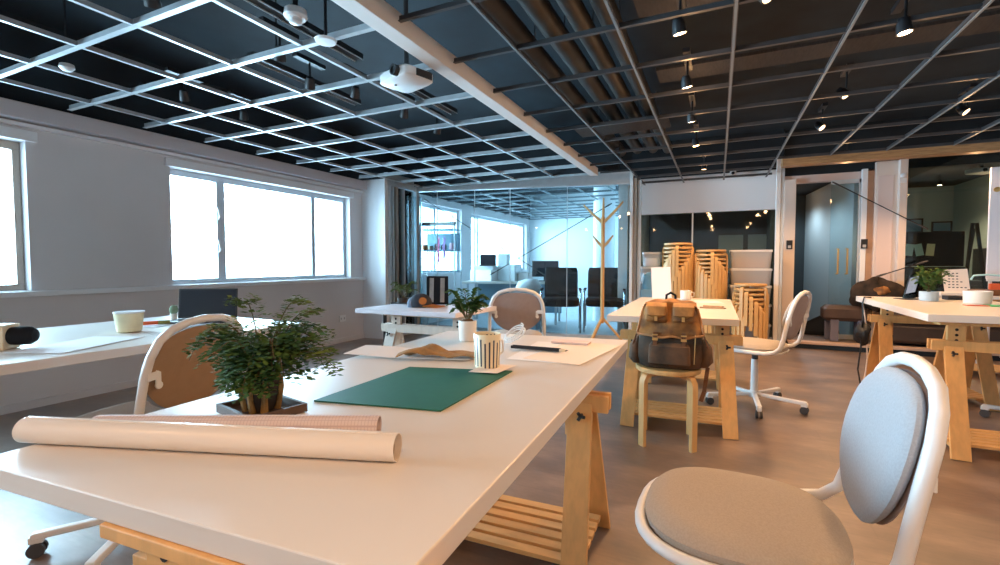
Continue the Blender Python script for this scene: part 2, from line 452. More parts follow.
# ducts and lamplit plates above the grid
for i, (x, r, z) in enumerate([(-1.22, .07, 2.6), (-1.0, .07, 2.62), (-.80, .06, 2.6), (-.62, .06, 2.58)]):
    pr = []; y = -3.0; m = MB(); prof = []
    k = 0
    while y < 6.6:
        prof.append((r * (1 + .03 * (k % 2)), y)); y += .12; k += 1
    m.lathe(prof, 16, (x, 0, z), Matrix.Rotation(-PI / 2, 3, 'X'))
    dm = tag(m.build('air_duct', 'duct', smooth=True), ['ribbed dark duct nearest the white beam above the ceiling grid', 'second ribbed duct from the white beam above the grid', 'third ribbed duct from the white beam above the grid', 'ribbed duct nearest the lit spotlights, farthest from the white beam'][i], 'duct', 'ribbed ducts above the ceiling grid')
    for yy in (-1.0, 1.6, 3.2, 5.2): MB().tube([(x, yy, z + r - .004), (x, yy, ZC)], .005, 6).build('hanger', 'galv_dark', dm)
m = MB()
for (x0, x1, y0, y1) in [(-.42, 1.5, 2.45, 2.8), (-.42, .6, 1.45, 1.8), (-.42, 2.4, 3.5, 3.75), (-1.35, -.45, 4.6, 5.0)]:
    m.bx(x0, x1, y0, y1, 2.45, 2.47)
struct(m.build('ceiling_lamplit_plates', 'slab_lamplit'))  # brown colour stands for lamplight on the slab above

# ------------------------------------------------------------------ ceiling fittings
def spot(x, y, z, label, lit, tilt=(0, 0), mt='lamp_glow', tracklen=.3, rail=True, group=None):
    t = thing('ceiling_spotlight', label, 'spotlight', (x, y, z), 0, group)
    M = Matrix.Rotation(tilt[0], 3, 'X') @ Matrix.Rotation(tilt[1], 3, 'Y')
    MB().tube([(0, 0, .05), (0, 0, .16)], .007, 8).build('stem', 'black_plastic', t)
    MB().bx(-.02, .02, -tracklen / 2, tracklen / 2, .16, .185).build('track', 'black_plastic', t)
    MB().lathe([(.0, .075), (.022, .07), (.03, .04), (.034, 0), (.03, .0), (.028, .012), (0, .012)], 16, (0, 0, 0), M).build('lamp_housing', 'black_plastic', t, smooth=True)
    MB().lathe([(0, .006), (.027, .006), (.027, .001), (0, -.003)], 16, (0, 0, 0), M).build('bulb', mt, t, smooth=True)
    return t
def warm(x, y, z, e, size=2.75, col=(1, .58, .29)):
    q = bpy.data.lights.new('bulb_lamp', 'POINT'); q.energy = e * .06; q.color = (1, .55, .25); q.shadow_soft_size = .03
    qo = bpy.data.objects.new('bulb_lamp', q); COL.objects.link(qo); qo.location = (x, y, z)
    l = bpy.data.lights.new('spot_lamp', 'SPOT'); l.energy = e; l.color = col; l.spot_size = size; l.spot_blend = .7; l.shadow_soft_size = .06
    o = bpy.data.objects.new('spot_lamp', l); COL.objects.link(o); o.location = (x, y, z); return o
gl = 'lit ceiling spotlights over the aisle'
lit = [(-.186, 2.446, 'lit warm spotlight, nearest and largest glow above the aisle'), (-.195, 3.2, 'second lit spotlight in the aisle row, counted from the near one'),
       (-.205, 3.99, 'third lit spotlight in the aisle row, counted from the near one'), (-.208, 4.82, 'fourth and farthest spotlight in the aisle row'),
       (.793, 2.893, 'lit warm spotlight above the right side, apart from the row')]
WARM = []
for i, (x, y, lb) in enumerate(lit):
    spot(x, y, 2.2, lb, True, (.25 if i < 3 else 0, -.15), 'lamp_glow' if i != 3 else 'lamp_dim', .3, group=gl); WARM.append((x, y))
for x, y, lb in [(.786, 4.0, 'small dim spotlight above the right table, nearer one'), (.794, 4.87, 'small dim spotlight above the right side, farther left one'),
                 (1.716, 4.83, 'small dim spotlight at the far right of the ceiling'), (.18, 2.39, 'tiny spotlight near top centre right behind a crossbar')]:
    spot(x, y, 2.26, lb, True, (-.5, -.6), 'lamp_dim', .2, group='dim ceiling spotlights')
spot(-.18, 6.4, 2.26, 'tiny spotlight close above the white header panel', True, (0, 0), 'lamp_dim', .1)
for x, y in [(1.3, 6.5), (2.4, 6.5)]: spot(x, y, 2.3, 'added spotlight, unseen behind the timber ledge above the doorway', True, (0, 0), 'lamp_dim', .1, group='added spotlights behind the ledge')  # unseen lamps added to brighten the wall around the doorway
for x, y in [(-.19, -.4), (.79, .3), (.79, -1.2), (1.9, .8), (1.9, -.8), (-.19, -1.9), (-1.9, -1.0)]:
    WARM.append((x, y))
for x, y in WARM[5:]:
    spot(x, y, 2.26, 'lit warm spotlight behind the viewpoint', True, (0, 0), 'lamp_glow', .2, group='spotlights behind the viewpoint')
un = [(280, 60, 'unlit black spotlight right below the smoke detector'), (310, 88, 'unlit black spotlight with a cluster of fittings at a grid crossing'), (355, 97, 'unlit spotlight left below the projector'),
      (404, 117, 'unlit spotlight under the right part of the window-side grid, below the projector'), (437, 133, 'unlit spotlight nearest the white beam on the window side'), (185, 100, 'unlit spotlight in the grid cell nearest the window wall'),
      (244, 119, 'unlit spotlight above the large window, second from the wall'), (153, 6, 'black camera-like spotlight with white rim at top left')]
def unproj(x, y, z):
    d = (-math.sin(a) * math.cos(p), math.cos(a) * math.cos(p), -math.sin(p)); r = (math.cos(a), math.sin(a), 0)
    u = (r[1] * d[2] - r[2] * d[1], r[2] * d[0] - r[0] * d[2], r[0] * d[1] - r[1] * d[0])
    q = [d[i] + (x - 500) / f * r[i] + (282.5 - y) / f * u[i] for i in range(3)]; t = (z - H) / q[2]
    return (q[0] * t, q[1] * t)
for (px, py, lb) in un:
    x, y = unproj(px, py, 2.25)
    spot(x, y, 2.25, lb, False, (.5, .5), 'white_plastic', .24, group='unlit spotlights on the window side')
for (x, y0, y1, lb) in [(-2.0, 1.35, 2.2, 'black light track with a bright edge beside the smoke detector'), (-2.55, 1.9, 2.8, 'black light track over the middle of the window-side grid'), (-2.0, 2.5, 3.3, 'black light track beyond the projector'), (-2.1, .75, 1.2, 'black light track at the top left of the ceiling')]:
    t = thing('light_track', lb, 'light track', (x + .05, (y0 + y1) / 2, 2.3)); L2 = (y1 - y0) / 2
    MB().bx(-.03, .03, -L2, L2, 0, .03).build('rail', 'black_plastic', t)
    MB().bx(-.03, -.026, -L2, L2, -.006, 0).bx(.026, .03, -L2, L2, -.006, 0).build('bright_edge', 'galv', t)
    MB().tube([(0, -L2 * .6, .03), (0, -L2 * .6, .6)], .005, 6).build('hanger', 'black_plastic', t)
t = thing('smoke_detector', 'white domed smoke detector above the grid left of the projector', 'smoke detector', (-1.86, 1.66, 2.28))
MB().lathe([(.05, .03), (.055, .0), (.045, -.012)], 24).build('base', 'white_plastic', t, smooth=True)
MB().lathe([(.03, -.012), (.03, -.028), (.02, -.034), (0, -.035)], 20).build('sensor_dome', 'white_plastic', t, smooth=True)
MB().tube([(0, 0, .03), (0, 0, .62)], .012, 8).build('conduit', 'black_plastic', t)
t = thing('ceiling_disc', 'plain flat white disc fitting right beside the smoke detector', 'ceiling fitting', (-1.84, 1.83, 2.23))
MB().lathe([(.055, .008), (.05, -.004), (0, -.006)], 24).build('disc', 'white_plastic', t, smooth=True)
MB().tube([(0, 0, .0), (0, 0, .67)], .008, 8).build('conduit', 'black_plastic', t)
x, y = unproj(67, 68, 2.27)
t = thing('ceiling_sensor', 'small white round sensor in the grid near the window wall', 'sensor', (x, y, 2.27))
MB().lathe([(.035, .02), (.038, 0), (.02, -.018), (0, -.02)], 20).build('dome', 'white_plastic', t, smooth=True)
MB().tube([(0, 0, .02), (0, 0, .63)], .006, 8).build('conduit', 'black_plastic', t)
# projector
t = thing('projector', 'white projector hanging under the grid beside the white beam', 'projector', (-1.67, 2.28, 2.14), R(-18))
MB().loft([(0, 0, 0, .125, .10), (0, 0, .008, .135, .11), (0, 0, .05, .135, .11), (0, 0, .062, .12, .10)], 32, 6).build('body', 'white_plastic', t, smooth=True)
MB().lathe([(.03, 0), (.03, .03), (.022, .03), (.02, .02), (0, .02)], 20, (.06, -.105, .032), Matrix.Rotation(PI / 2, 3, 'X')).build('lens', 'black_plastic', t, smooth=True)
MB().bx(.13, .14, -.03, .08, .01, .05).build('vent', 'black_plastic', t)
MB().bx(-.05, .05, -.05, .05, .062, .08).tube([(0, 0, .08), (0, 0, .76)], .014, 10).build('mount', 'galv_dark', t)
MB().lathe([(.008, -.004), (.008, .001)], 12, (-.05, -.04, 0)).build('foot_pad', 'black_plastic', t)
t = thing('ceiling_camera', 'small white camera on the white panel above the dark store window', 'camera', (.165, 7.27, 2.3))
MB().bx(-.04, .04, -.05, .03, 0, .06).build('body', 'white_plastic', t, bevel=.008)
MB().lathe([(.022, 0), (.018, .02), (0, .022)], 14, (0, -.05, .03), Matrix.Rotation(PI / 2, 3, 'X')).build('lens', 'black_plastic', t, smooth=True)

# ------------------------------------------------------------------ glass lounge partition (angled)
PA = Vector((-4.3, 6.1, 0)); PB = Vector((-1.12, 6.80, 0)); PD = (PB - PA).normalized(); PN = Vector((-PD.y, PD.x, 0)); PL = (PB - PA).length
ang = math.atan2(PD.y, PD.x)
def along(s, z=0, n=0): return PA + PD * s + PN * n + Vector((0, 0, z))
o = MB().bx(0, PL, -.04, .04, 2.20, 2.40).bx(0, PL, -.055, -.04, 2.21, 2.235).bx(0, PL, -.055, -.04, 2.36, 2.38).bx(0, PL, -.03, .03, 0, .05).build('window_5', 'steel_frame', loc=PA, rotz=ang, bevel=.003)
struct(o)
MB().bx(0, PL, -.006, .006, .05, 2.2).build('pane', 'glass_teal', o)
m = MB()
for s in (.35, .95, 1.5, 2.35): m.bx(s - .005, s + .005, -.009, .009, .05, 2.2)
m.build('pane_joint', 'steel_frame', o)
struct(MB().bx(0, PL, .0, .1, 2.4, ZC).build('wall_above_glass', 'slab', loc=PA, rotz=ang))
# side return from the pier
o = struct(MB().bx(-4.33, -4.27, 5.36, 6.1, 0, .05).bx(-4.33, -4.27, 5.36, 6.1, 2.2, 2.38).bx(-4.33, -4.25, 5.36, 5.42, .05, 2.2).bx(-4.32, -4.26, 5.47, 5.50, .05, 2.2).bx(-4.33, -4.25, 6.04, 6.12, .05, 2.2).bx(-4.32, -4.27, 5.74, 5.77, .05, 2.2).build('window_6', 'steel_frame', bevel=.004))
MB().bx(-4.31, -4.27, 5.56, 5.61, .05, 2.2).build('brown_channel', 'alu_brown', o)
MB().bx(-4.306, -4.294, 5.40, 6.06, .05, 2.2).build('pane', 'glass_teal', o)
# corrugated clear sheet leaning behind the glass
m = MB()
pts = []
n = 40
for i in range(n + 1):
    pts.append((i / n * .56, .012 * math.sin(i * 1.15)))
m.sheet(lambda u, v: (pts[int(round(u * n))][0], pts[int(round(u * n))][1], .02 + v * 2.1), n, 1, .001)
# give the upright sheet its thickness sideways instead
vs = m.v; half = len(vs) // 2
m.v = vs[:half] + [(x, y + .004, z) for (x, y, z) in vs[:half]]
tag(m.build('corrugated_panel', 'poly', loc=(-4.40, 5.62, 0), rotz=R(72), smooth=True), 'tall translucent corrugated sheet standing behind the glass at left', 'panel')
# end post (stack of folded door frames)
t = thing('folded_door_stack', 'tall stack of folded glass door frames at the end of the lounge partition', 'folding door', (-1.09, 6.79, 0))
MB().bx(-.045, -.005, -.05, .03, 0, 2.38).build('door_edge', 'white_metal', t, bevel=.003)
MB().bx(.0, .05, -.03, .03, 0, 2.32).build('door_edge', 'alu_brown', t, bevel=.003)
MB().bx(.056, .10, -.01, .04, 0, 2.26).build('door_edge', 'steel_frame', t, bevel=.003)
MB().bx(.048, .056, -.05, .05, .03, 2.28).build('glass_sheet', 'glass_teal', t)
# tension cables
def cable(p0, p1, lb, r=.006):
    t = thing('tension_cable', lb, 'cable', tuple(p0)); p1 = Vector(p1) - Vector(p0)
    MB().tube([(0, 0, 0), p1], r, 6).build('wire', 'black_plastic', t)
    for q, s in ((Vector((0, 0, 0)), 1), (p1, -1)):
        d = p1.normalized() * s
        MB().tube([q, q + d * .05, q + d * .12], [r * 1.3, r * 2, r * 1.2], 8).build('turnbuckle', 'galv_dark', t)
cable(along(.08, 2.107, .12), along(2.01, .912, .12), 'thin dark brace cable falling from the top left behind the lounge glass')
cable(along(2.985, 1.96, .12), along(1.16, .907, .12), 'thin dark brace cable falling leftwards from the round column top')

# ------------------------------------------------------------------ lounge behind the glass
struct(MB().lathe([(.20, 0), (.20, ZC)], 32, (-1.95, 8.8, 0)).build('column', 'wall_white', smooth=True))
struct(MB().bx(-1.36, -1.28, 7.56, YF, 0, ZC).bx(-1.42, -1.28, 7.40, 7.56, 0, ZC).build('wall_lounge_side', 'lounge_wall'))
struct(MB().bx(WX, -1.42, 6.95, 11.95, .0, .004).build('floor_lounge', 'lounge_floor'))
struct(MB().bx(WX, -1.2, 11.95, 12.3, 0, ZC).build('wall_lounge_end', 'lounge_wall'))
t = thing('storage_rack', 'steel wire storage rack behind the lounge glass at left', 'rack', (-4.12, 6.52, 0), R(10))
for s in (-1, 1):
    for q in (-1, 1): MB().tube([(s * .30, q * .15, 0), (s * .30, q * .15, 1.72)], .012, 8).build('post', 'steel_frame', t)
for z in (.35, .95, 1.28, 1.62):
    m = MB().bx(-.30, .30, -.15, .15, z, z + .012)
    for k in range(8): m.bx(-.30, .30, -.15 + k * .04, -.142 + k * .04, z + .012, z + .018)
    m.build('shelf', 'blue_grey', t)
MB().bx(-.29, .29, .14, .15, 1.28, 1.58).build('back_panel', 'blue_grey', t)
MB().bx(-.40, -.34, -.2, -.16, .0, 1.8).build('beige_upright', 'beam_white', t)
rk = [(-.25, .08, .09, 'orange_brown'), (-.14, .07, .07, 'cream'), (-.03, .08, .10, 'black_soft'), (.09, .07, .09, 'black_soft'), (.25, .09, .11, 'pink_cloth')]
names = ['orange brown', 'cream', 'black narrow', 'dark squat', 'pale pink']
for i, (dx, ww, hh, mm) in enumerate(rk):
    tag(MB().loft([(0, 0, 0, ww / 2 * .8, .045), (0, 0, hh * .3, ww / 2, .055), (0, 0, hh, ww / 2 * .8, .045)], 14, 3).build('tape_roll_pouch', mm, loc=(-4.12 + dx * .95, 6.46 + dx * .17, 1.302), smooth=True),
        names[i] + ' pouch on the upper shelf of the steel rack', 'pouch', 'pouches on the steel rack')
for dx, L_, mm, lb in [(.06, .40, 'magenta', 'long magenta ribbon hanging from the steel rack'), (.17, .34, 'violet', 'violet ribbon hanging from the steel rack')]:
    m = MB().sheet(lambda u, v: (u * .045, .01 * math.sin(v * 5), 0), 2, 10)
    m = MB()
    for k in range(10):
        z0 = -k * L_ / 10; m.bar((0, .008 * math.sin(k), z0), (.004 * math.cos(k), .008 * math.sin(k + 1), z0 - L_ / 10), .045, .004)
    tag(m.build('ribbon', mm, loc=(-4.10 + dx, 6.32, 1.50)), lb, 'ribbon', 'ribbons on the rack')
t = thing('hanging_tube_lamp', 'long horizontal white tube on the rack top behind the glass', 'tube', (-4.13, 6.44, 1.724), R(12))
MB().tube([(-.12, 0, .0), (.30, 0, .0)], .028, 14).build('tube', 'white_metal', t, smooth=True)
MB().bx(-.29, -.12, -.04, .04, -.03, .03).build('holder', 'black_plastic', t, bevel=.006)
MB().tube([(.295, 0, .0), (.31, 0, .0)], .032, 14).build('end_cap', 'orange_brown', t, smooth=True)
# bench with clutter and dark laptops
t = thing('lounge_bench', 'long pale bench behind the lounge glass with stacked packages', 'bench', (-3.40, 7.9, 0), R(12))
MB().bx(-.9, .9, -.35, .35, .72, .76).build('tabletop', 'white_top', t)
for s in (-1, 1):
    for q in (-1, 1): MB().bx(s * .8 - .02, s * .8 + .02, q * .3 - .02, q * .3 + .02, 0, .72).build('leg', 'steel_frame', t)
MB().bx(-.84, .84, .3, .32, .15, .7).build('back_panel', 'blue_grey', t)
for i, (dx, dy, z, sx, sy, sz, mm, lb) in enumerate([(-.55, 0, .76, .5, .3, .2, 'paper', 'wide white package lying lowest on the lounge bench'), (-.5, 0, .96, .4, .28, .08, 'plastic_box', 'white package stacked under the dark laptops'),
        (-.1, .02, .76, .35, .3, .3, 'lounge_wall', 'pale upright carton in the middle of the lounge bench'), (.19, .05, .76, .2, .3, .16, 'paper', 'low white carton at the right of the lounge bench'), (-.2, .0, 1.06, .18, .2, .2, 'lounge_wall', 'small pale carton on the upright carton behind the glass')]):
    tag(MB().box((0, 0, sz / 2), (sx, sy, sz)).build('package', mm, loc=(-3.40 + dx * .98, 7.9 + dy + dx * .21, z), rotz=.1 * (i - 2), bevel=.01), lb, 'package', 'packages on the lounge bench')
def laptop(name, label, cat, loc, rotz, w_, d_, tilt, screen='screen_dark', basem='black_plastic', hh=None):
    t = thing(name, label, cat, loc, rotz)
    MB().bx(-w_ / 2, w_ / 2, -d_, 0, 0, .012).build('keyboard_base', basem, t, bevel=.002)
    m = MB().bx(-w_ / 2 + .02, w_ / 2 - .02, -d_ * .55, -.03, .012, .0135); m.build('keys', 'rubber', t)
    hh = hh or d_
    M = (math.sin(tilt) * hh, math.cos(tilt) * hh)
    MB().bar((0, .004, .012), (0, .004 + M[0], .012 + M[1]), w_, .006).build('screen_lid', basem, t, bevel=.002)
    n = Vector((0, -math.cos(tilt), math.sin(tilt))) * .0035
    MB().bar(Vector((0, .004 + M[0] * .06, .012 + M[1] * .06)) + n, Vector((0, .004 + M[0] * .95, .012 + M[1] * .95)) + n, w_ * .94, .001).build('display', screen, t)
    return t
laptop('laptop', 'black open laptop on the white packages behind the lounge glass', 'laptop', (-3.85, 7.72, 1.04), R(20), .30, .2, -.1)
t = thing('desktop_monitor', 'black monitor on the lounge bench left of the black armchairs', 'monitor', (-2.84, 8.02, .76), R(16))
MB().bx(-.24, .24, -.012, .012, .08, .37).build('display_case', 'black_plastic', t, bevel=.006)
MB().bx(-.22, .22, -.014, -.012, .10, .35).build('screen', 'screen_dark', t)
MB().bx(-.03, .03, 0, .03, 0, .15).bx(-.11, .11, -.07, .08, 0, .012).build('stand', 'black_plastic', t)
tag(MB().loft([(0, 0, 0, .21, .18), (0, 0, .05, .23, .19), (0, 0, .16, .17, .13), (.05, 0, .2, .1, .08)], 20, 2.3).build('folded_cloth', 'lounge_wall', loc=(-2.88, 7.30, .62), smooth=True), 'heap of pale cloth on a low stand behind the beige chair', 'cloth')
tag(MB().bx(-.22, .22, -.2, .2, 0, .62).build('low_cabinet', 'blue_grey', loc=(-2.88, 7.30, 0), bevel=.01), 'blue grey low cabinet under the pale cloth behind the glass', 'cabinet')
# black cantilever armchairs
def lounge_chair():
    t = thing('leather_armchair', 'black leather chair on chrome legs, left one behind the coat stand', 'armchair', (-2.25, 7.10, 0), R(17), 'black leather chairs behind the glass')
    MB().loft([(0, 0, .42, .27, .26), (0, 0, .45, .29, .28), (0, 0, .52, .29, .28), (0, 0, .545, .26, .25)], 28, 4).build('seat', 'black_soft', t, smooth=True)
    m = MB(); secs = []
    for k in range(9):
        z = .5 + k * .0645; secs.append((0, .22 + .02 * k, z, .25 + (.02 if 0 < k < 8 else 0), .035 if 0 < k < 8 else .02))
    m.loft(secs, 28, 4).build('backrest', 'black_soft', t, smooth=True)
    for s in (-1, 1):
        x = s * .3
        MB().tube([(x, .22, .66), (x, -.2, .66), (x, -.26, .62), (x, -.27, .1), (x, -.24, .03), (x, .25, .03), (x, .28, .06), (x, .27, .42)], .014, 10).build('leg_frame', 'chrome', t, smooth=True)
        MB().bx(x - .02, x + .02, -.18, .2, .672, .69).build('armrest', 'black_soft', t, bevel=.006)
    return t
lc = lounge_chair()
dup(lc, (-1.62, 7.36, 0), R(12), 'black leather chair on chrome legs, right one beside the round column')

# ------------------------------------------------------------------ store window section
struct(MB().bx(-1.28, .78, 7.42, 7.55, 1.83, 2.37).build('wall_header', 'wall_white', bevel=.003))
struct(MB().bx(-1.28, .78, 7.40, 7.55, 2.37, ZC).build('wall_header_upper', 'slab'))
o = struct(MB().bx(-1.28, .78, 7.42, 7.5, 0, .06).bx(-.36, -.34, 7.44, 7.47, .06, 1.83).build('window_7', 'steel_frame'))
MB().bx(-1.28, .78, 7.45, 7.46, .06, 1.83).build('pane', 'glass_dark', o)
# dim hallway behind it
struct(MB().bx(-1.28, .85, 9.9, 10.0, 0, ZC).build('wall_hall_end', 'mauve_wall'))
o = struct(MB().bx(.0, .42, 9.86, 9.9, .9, 1.62).bx(.5, .9, 9.86, 9.9, .5, 1.62).build('window_8', 'corr_wall'))
struct(MB().bx(-1.28, .78, 7.56, 9.9, 2.3, 2.34).build('ceiling_hall', 'slab'))
for x, y, lb in [(-.3, 8.6, 'lamp added behind the dark store window for a ceiling-lamp reflection, left one'), (.35, 8.9, 'lamp added behind the dark store window for a ceiling-lamp reflection, right one'), (-.95, 9.2, 'lit spotlight low in the dark store window near its left edge')]:
    spot(x, y, 2.1, lb, True, (0, 0), 'lamp_glow', .1, group='spotlights behind the store window')  # left and right lamps stand in for ceiling-lamp reflections in the store glass

# big white steel post, jamb, door frame
t = thing('track_post', 'tall white steel post left of the doorway', 'post', (.725, 7.12, 0))
MB().bx(-.05, .0, -.04, .04, 0, 2.47).build('face', 'white_metal', t, bevel=.003)
MB().bx(.004, .04, -.03, .04, 0, 2.47).build('side_channel', 'steel_frame', t, bevel=.003)
PZ = .09
struct(MB().bx(.84, RX, 7.02, YF, 0, PZ - .02).build('floor_platform_core', 'slab'))  # near-black colour stands for the shadow gap below the wood edge
struct(MB().bx(.84, RX, 7.0, 7.14, PZ - .03, PZ).build('floor_platform_edge', 'door_wood', bevel=.003))
struct(MB().bx(.84, RX, 7.14, YF, PZ - .03, PZ - .002).build('floor_platform', 'platform'))
DY = 7.6
struct(MB().bx(.80, .935, 7.40, 7.62, 0, 2.22).build('door_jamb_left', 'jamb', bevel=.004))
struct(MB().bx(.80, 1.70, 7.5, 7.62, 2.18, 2.28).build('door_header', 'door_panel', bevel=.004))
struct(MB().bx(.80, RX, 7.5, 7.62, 2.28, ZC).build('wall_above_door', 'slab'))
struct(MB().bx(1.66, 1.72, 7.44, 7.62, PZ, 2.3).build('door_jamb_right', 'wall_white', bevel=.004))
struct(MB().bx(1.72, 1.80, 7.5, 7.62, PZ, 2.3).build('trim_4', 'door_wood'))
struct(MB().bx(1.80, 2.10, 7.44, 7.62, PZ, 2.38).bx(2.02, 2.10, 7.36, 7.44, PZ, 2.38).build('wall_column_right', 'jamb', bevel=.006))
struct(MB().bx(1.82, 1.98, 7.43, 7.44, .2, 2.2).build('trim_5', 'door_panel', bevel=.003))
# glass door leaf with bar handles
o = struct(MB().bx(1.635, 1.655, 7.46, 7.5, PZ, 2.18).bx(1.34, 1.655, 7.46, 7.5, PZ, PZ + .06).bx(1.34, 1.655, 7.46, 7.5, 2.13, 2.18).build('door_1', 'steel_frame'))
MB().bx(1.34, 1.64, 7.475, 7.485, PZ + .06, 2.13).build('door_pane', 'glass_teal', o)
for x in (1.42, 1.52):
    MB().tube([(x, 7.47, .95), (x, 7.40, .95), (x, 7.40, 1.28), (x, 7.47, 1.28)], .012, 8).build('door_handle', 'brass', o, smooth=True)
for (x, y, z, lb) in [(.872, 7.395, 1.34, 'black access reader on the pale jamb left of the doorway'), (1.70, 7.435, 1.34, 'black access reader on the white jamb right of the glass door')]:
    t = thing('access_reader', lb, 'reader', (x, y, z), 0, 'door readers')
    MB().bx(-.035, .035, -.014, 0, -.06, .06).build('case', 'black_plastic', t, bevel=.004)
    MB().bx(-.018, .018, -.0155, -.014, -.045, -.01).build('keypad', 'hub_grey', t)
t = thing('wall_sensor', 'white round sensor high on the pale column by the doorway', 'sensor', (2.05, 7.355, 2.17))
MB().lathe([(.03, 0), (.028, .02), (.015, .03), (0, .03)], 18, (0, 0, 0), Matrix.Rotation(PI / 2, 3, 'X')).build('dome', 'white_plastic', t, smooth=True)
MB().bx(-.035, .035, -.004, .002, -.09, -.03).build('plate', 'white_plastic', t)
cable((1.33, 7.38, 2.15), (2.3, 7.33, 1.50), 'dark brace cable crossing the doorway and pale column')
cable((2.3, 7.30, 1.12), (1.8, 7.30, .92), 'lower dark cable rising behind the fur heap', .007)
# corridor beyond the door
struct(MB().prism([(1.62, 7.64), (1.74, 7.64), (1.50, 9.9), (1.40, 9.9)], PZ, ZC).build('wall_corridor_right', 'corr_wall'))
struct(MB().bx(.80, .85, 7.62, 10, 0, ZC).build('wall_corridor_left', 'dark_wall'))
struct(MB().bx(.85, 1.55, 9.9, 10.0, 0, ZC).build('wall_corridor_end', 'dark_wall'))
struct(MB().bx(.85, 1.7, 7.62, 9.9, 2.3, 2.34).build('ceiling_corridor', 'slab'))
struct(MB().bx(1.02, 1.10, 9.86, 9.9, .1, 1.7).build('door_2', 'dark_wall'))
t = thing('ceiling_downlight', 'round white lit lamp in the corridor ceiling beyond the doorway', 'ceiling light', (.99, 8.6, 2.26))
MB().lathe([(.08, .04), (.085, 0), (.07, 0)], 20).build('rim', 'white_plastic', t, smooth=True)
MB().lathe([(.07, .0), (.05, -.012), (0, -.015)], 20).build('diffuser', 'lamp_white', t, smooth=True)
# dark office on the right
struct(MB().bx(1.7, RX, 10.6, 10.7, PZ, ZC).build('wall_office_end', 'teal_wall'))
struct(MB().bx(RX - .05, RX - .01, 7.62, 10.6, PZ, ZC).build('wall_office_right', 'teal_wall'))
struct(MB().bx(1.70, 1.76, 7.62, 10.6, PZ, ZC).build('wall_office_side', 'teal_wall'))
struct(MB().bx(1.76, RX, 7.62, 10.6, 2.42, 2.46).build('ceiling_office', 'slab'))
o = struct(MB().bx(2.10, RX, 7.46, 7.52, PZ, PZ + .05).bx(2.10, 2.12, 7.46, 7.52, PZ, 2.45).bx(2.1, RX, 7.46, 7.52, 2.40, 2.47).build('window_9', 'black_plastic'))
MB().bx(2.12, RX, 7.486, 7.494, PZ + .05, 2.4).build('pane', 'glass_teal', o)
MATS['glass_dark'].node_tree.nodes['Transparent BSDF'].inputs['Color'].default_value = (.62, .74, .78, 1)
tag(MB().bx(-.32, .32, -.2, .2, 0, .95).bx(-.3, .3, -.19, .19, .96, 1.42).build('office_cabinet', 'black_soft', loc=(2.62, 8.3, PZ), bevel=.01), 'black two-tier cabinet behind the right glass wall', 'cabinet')
for dx, dz, lb, w_, h_ in [(-.17, 0, 'dark picture frame, larger left one on the black cabinet', .26, .20), (.16, 0, 'dark picture frame, smaller right one on the black cabinet', .22, .15)]:
    t = thing('picture_frame', lb, 'picture frame', (2.62 + dx, 8.4, PZ + 1.425), 0, 'frames on the black cabinet')
    MB().bx(-w_ / 2, w_ / 2, 0, .02, 0, .02).bx(-w_ / 2, w_ / 2, 0, .02, h_ - .02, h_).bx(-w_ / 2, -w_ / 2 + .02, 0, .02, .02, h_ - .02).bx(w_ / 2 - .02, w_ / 2, 0, .02, .02, h_ - .02).build('moulding', 'black_plastic', t)
    MB().bx(-w_ / 2 + .02, w_ / 2 - .02, .005, .012, .02, h_ - .02).build('print', 'blue_grey', t)
for i, (dx, mm, lb, an) in enumerate([(-.2, 'note_teal', 'pale blue sticky note, leftmost on the black cabinet', .12), (-.10, 'note_teal', 'pale blue sticky note in the middle on the black cabinet', -.2), (.02, 'note_yellow', 'pale yellow sticky note, rightmost on the black cabinet', .08)]):
    tag(MB().box((0, 0, 0), (.085, .002, .16), (0, an, 0)).build('sticky_note', mm, loc=(2.55 + dx, 8.095, 1.27)), lb, 'sticky note', 'sticky notes on the cabinet')
t = thing('easel', 'dark folding easel beside the black cabinet in the office', 'easel', (3.0, 8.05, PZ))
for s in (-1, 1): MB().bar((s * .16, -.1, 0), (s * .02, .04, 1.52), .035, .02).build('leg', 'black_plastic', t)
MB().bar((0, .45, 0), (0, .05, 1.45), .03, .02).build('leg', 'galv_dark', t)
MB().bx(-.14, .14, -.07, -.03, .6, .63).build('ledge', 'black_plastic', t)
tag(MB().bx(-.22, .22, -.2, .2, 0, .7).bx(-.24, .24, -.22, .22, .7, .76).bx(-.2, .2, -.2, .2, .77, 1.2).build('filing_cabinet', 'black_plastic', loc=(3.38, 8.4, PZ), bevel=.01), 'black filing cabinet at the right behind the easel', 'cabinet')
for x, y, lb in [(3.0, 9.2, 'lit spotlight in the dark office ceiling, left one'), (3.5, 8.6, 'lit spotlight in the dark office ceiling, right one')]:
    spot(x, y, 2.26, lb, True, (0, 0), 'lamp_glow', .2, group='office ceiling spotlights')
t = thing('ceiling_projector', 'pale projector under the dark office ceiling at right', 'projector', (3.2, 8.5, 2.3), R(30))
MB().bx(-.14, .14, -.1, .1, 0, .06).build('body', 'white_plastic', t, bevel=.012)
MB().tube([(0, 0, .06), (0, 0, .12)], .02, 8).build('mount', 'galv_dark', t)
MB().lathe([(.025, 0), (.022, .02), (0, .02)], 14, (-.08, -.1, .03), Matrix.Rotation(PI / 2, 3, 'X')).build('lens', 'black_plastic', t)
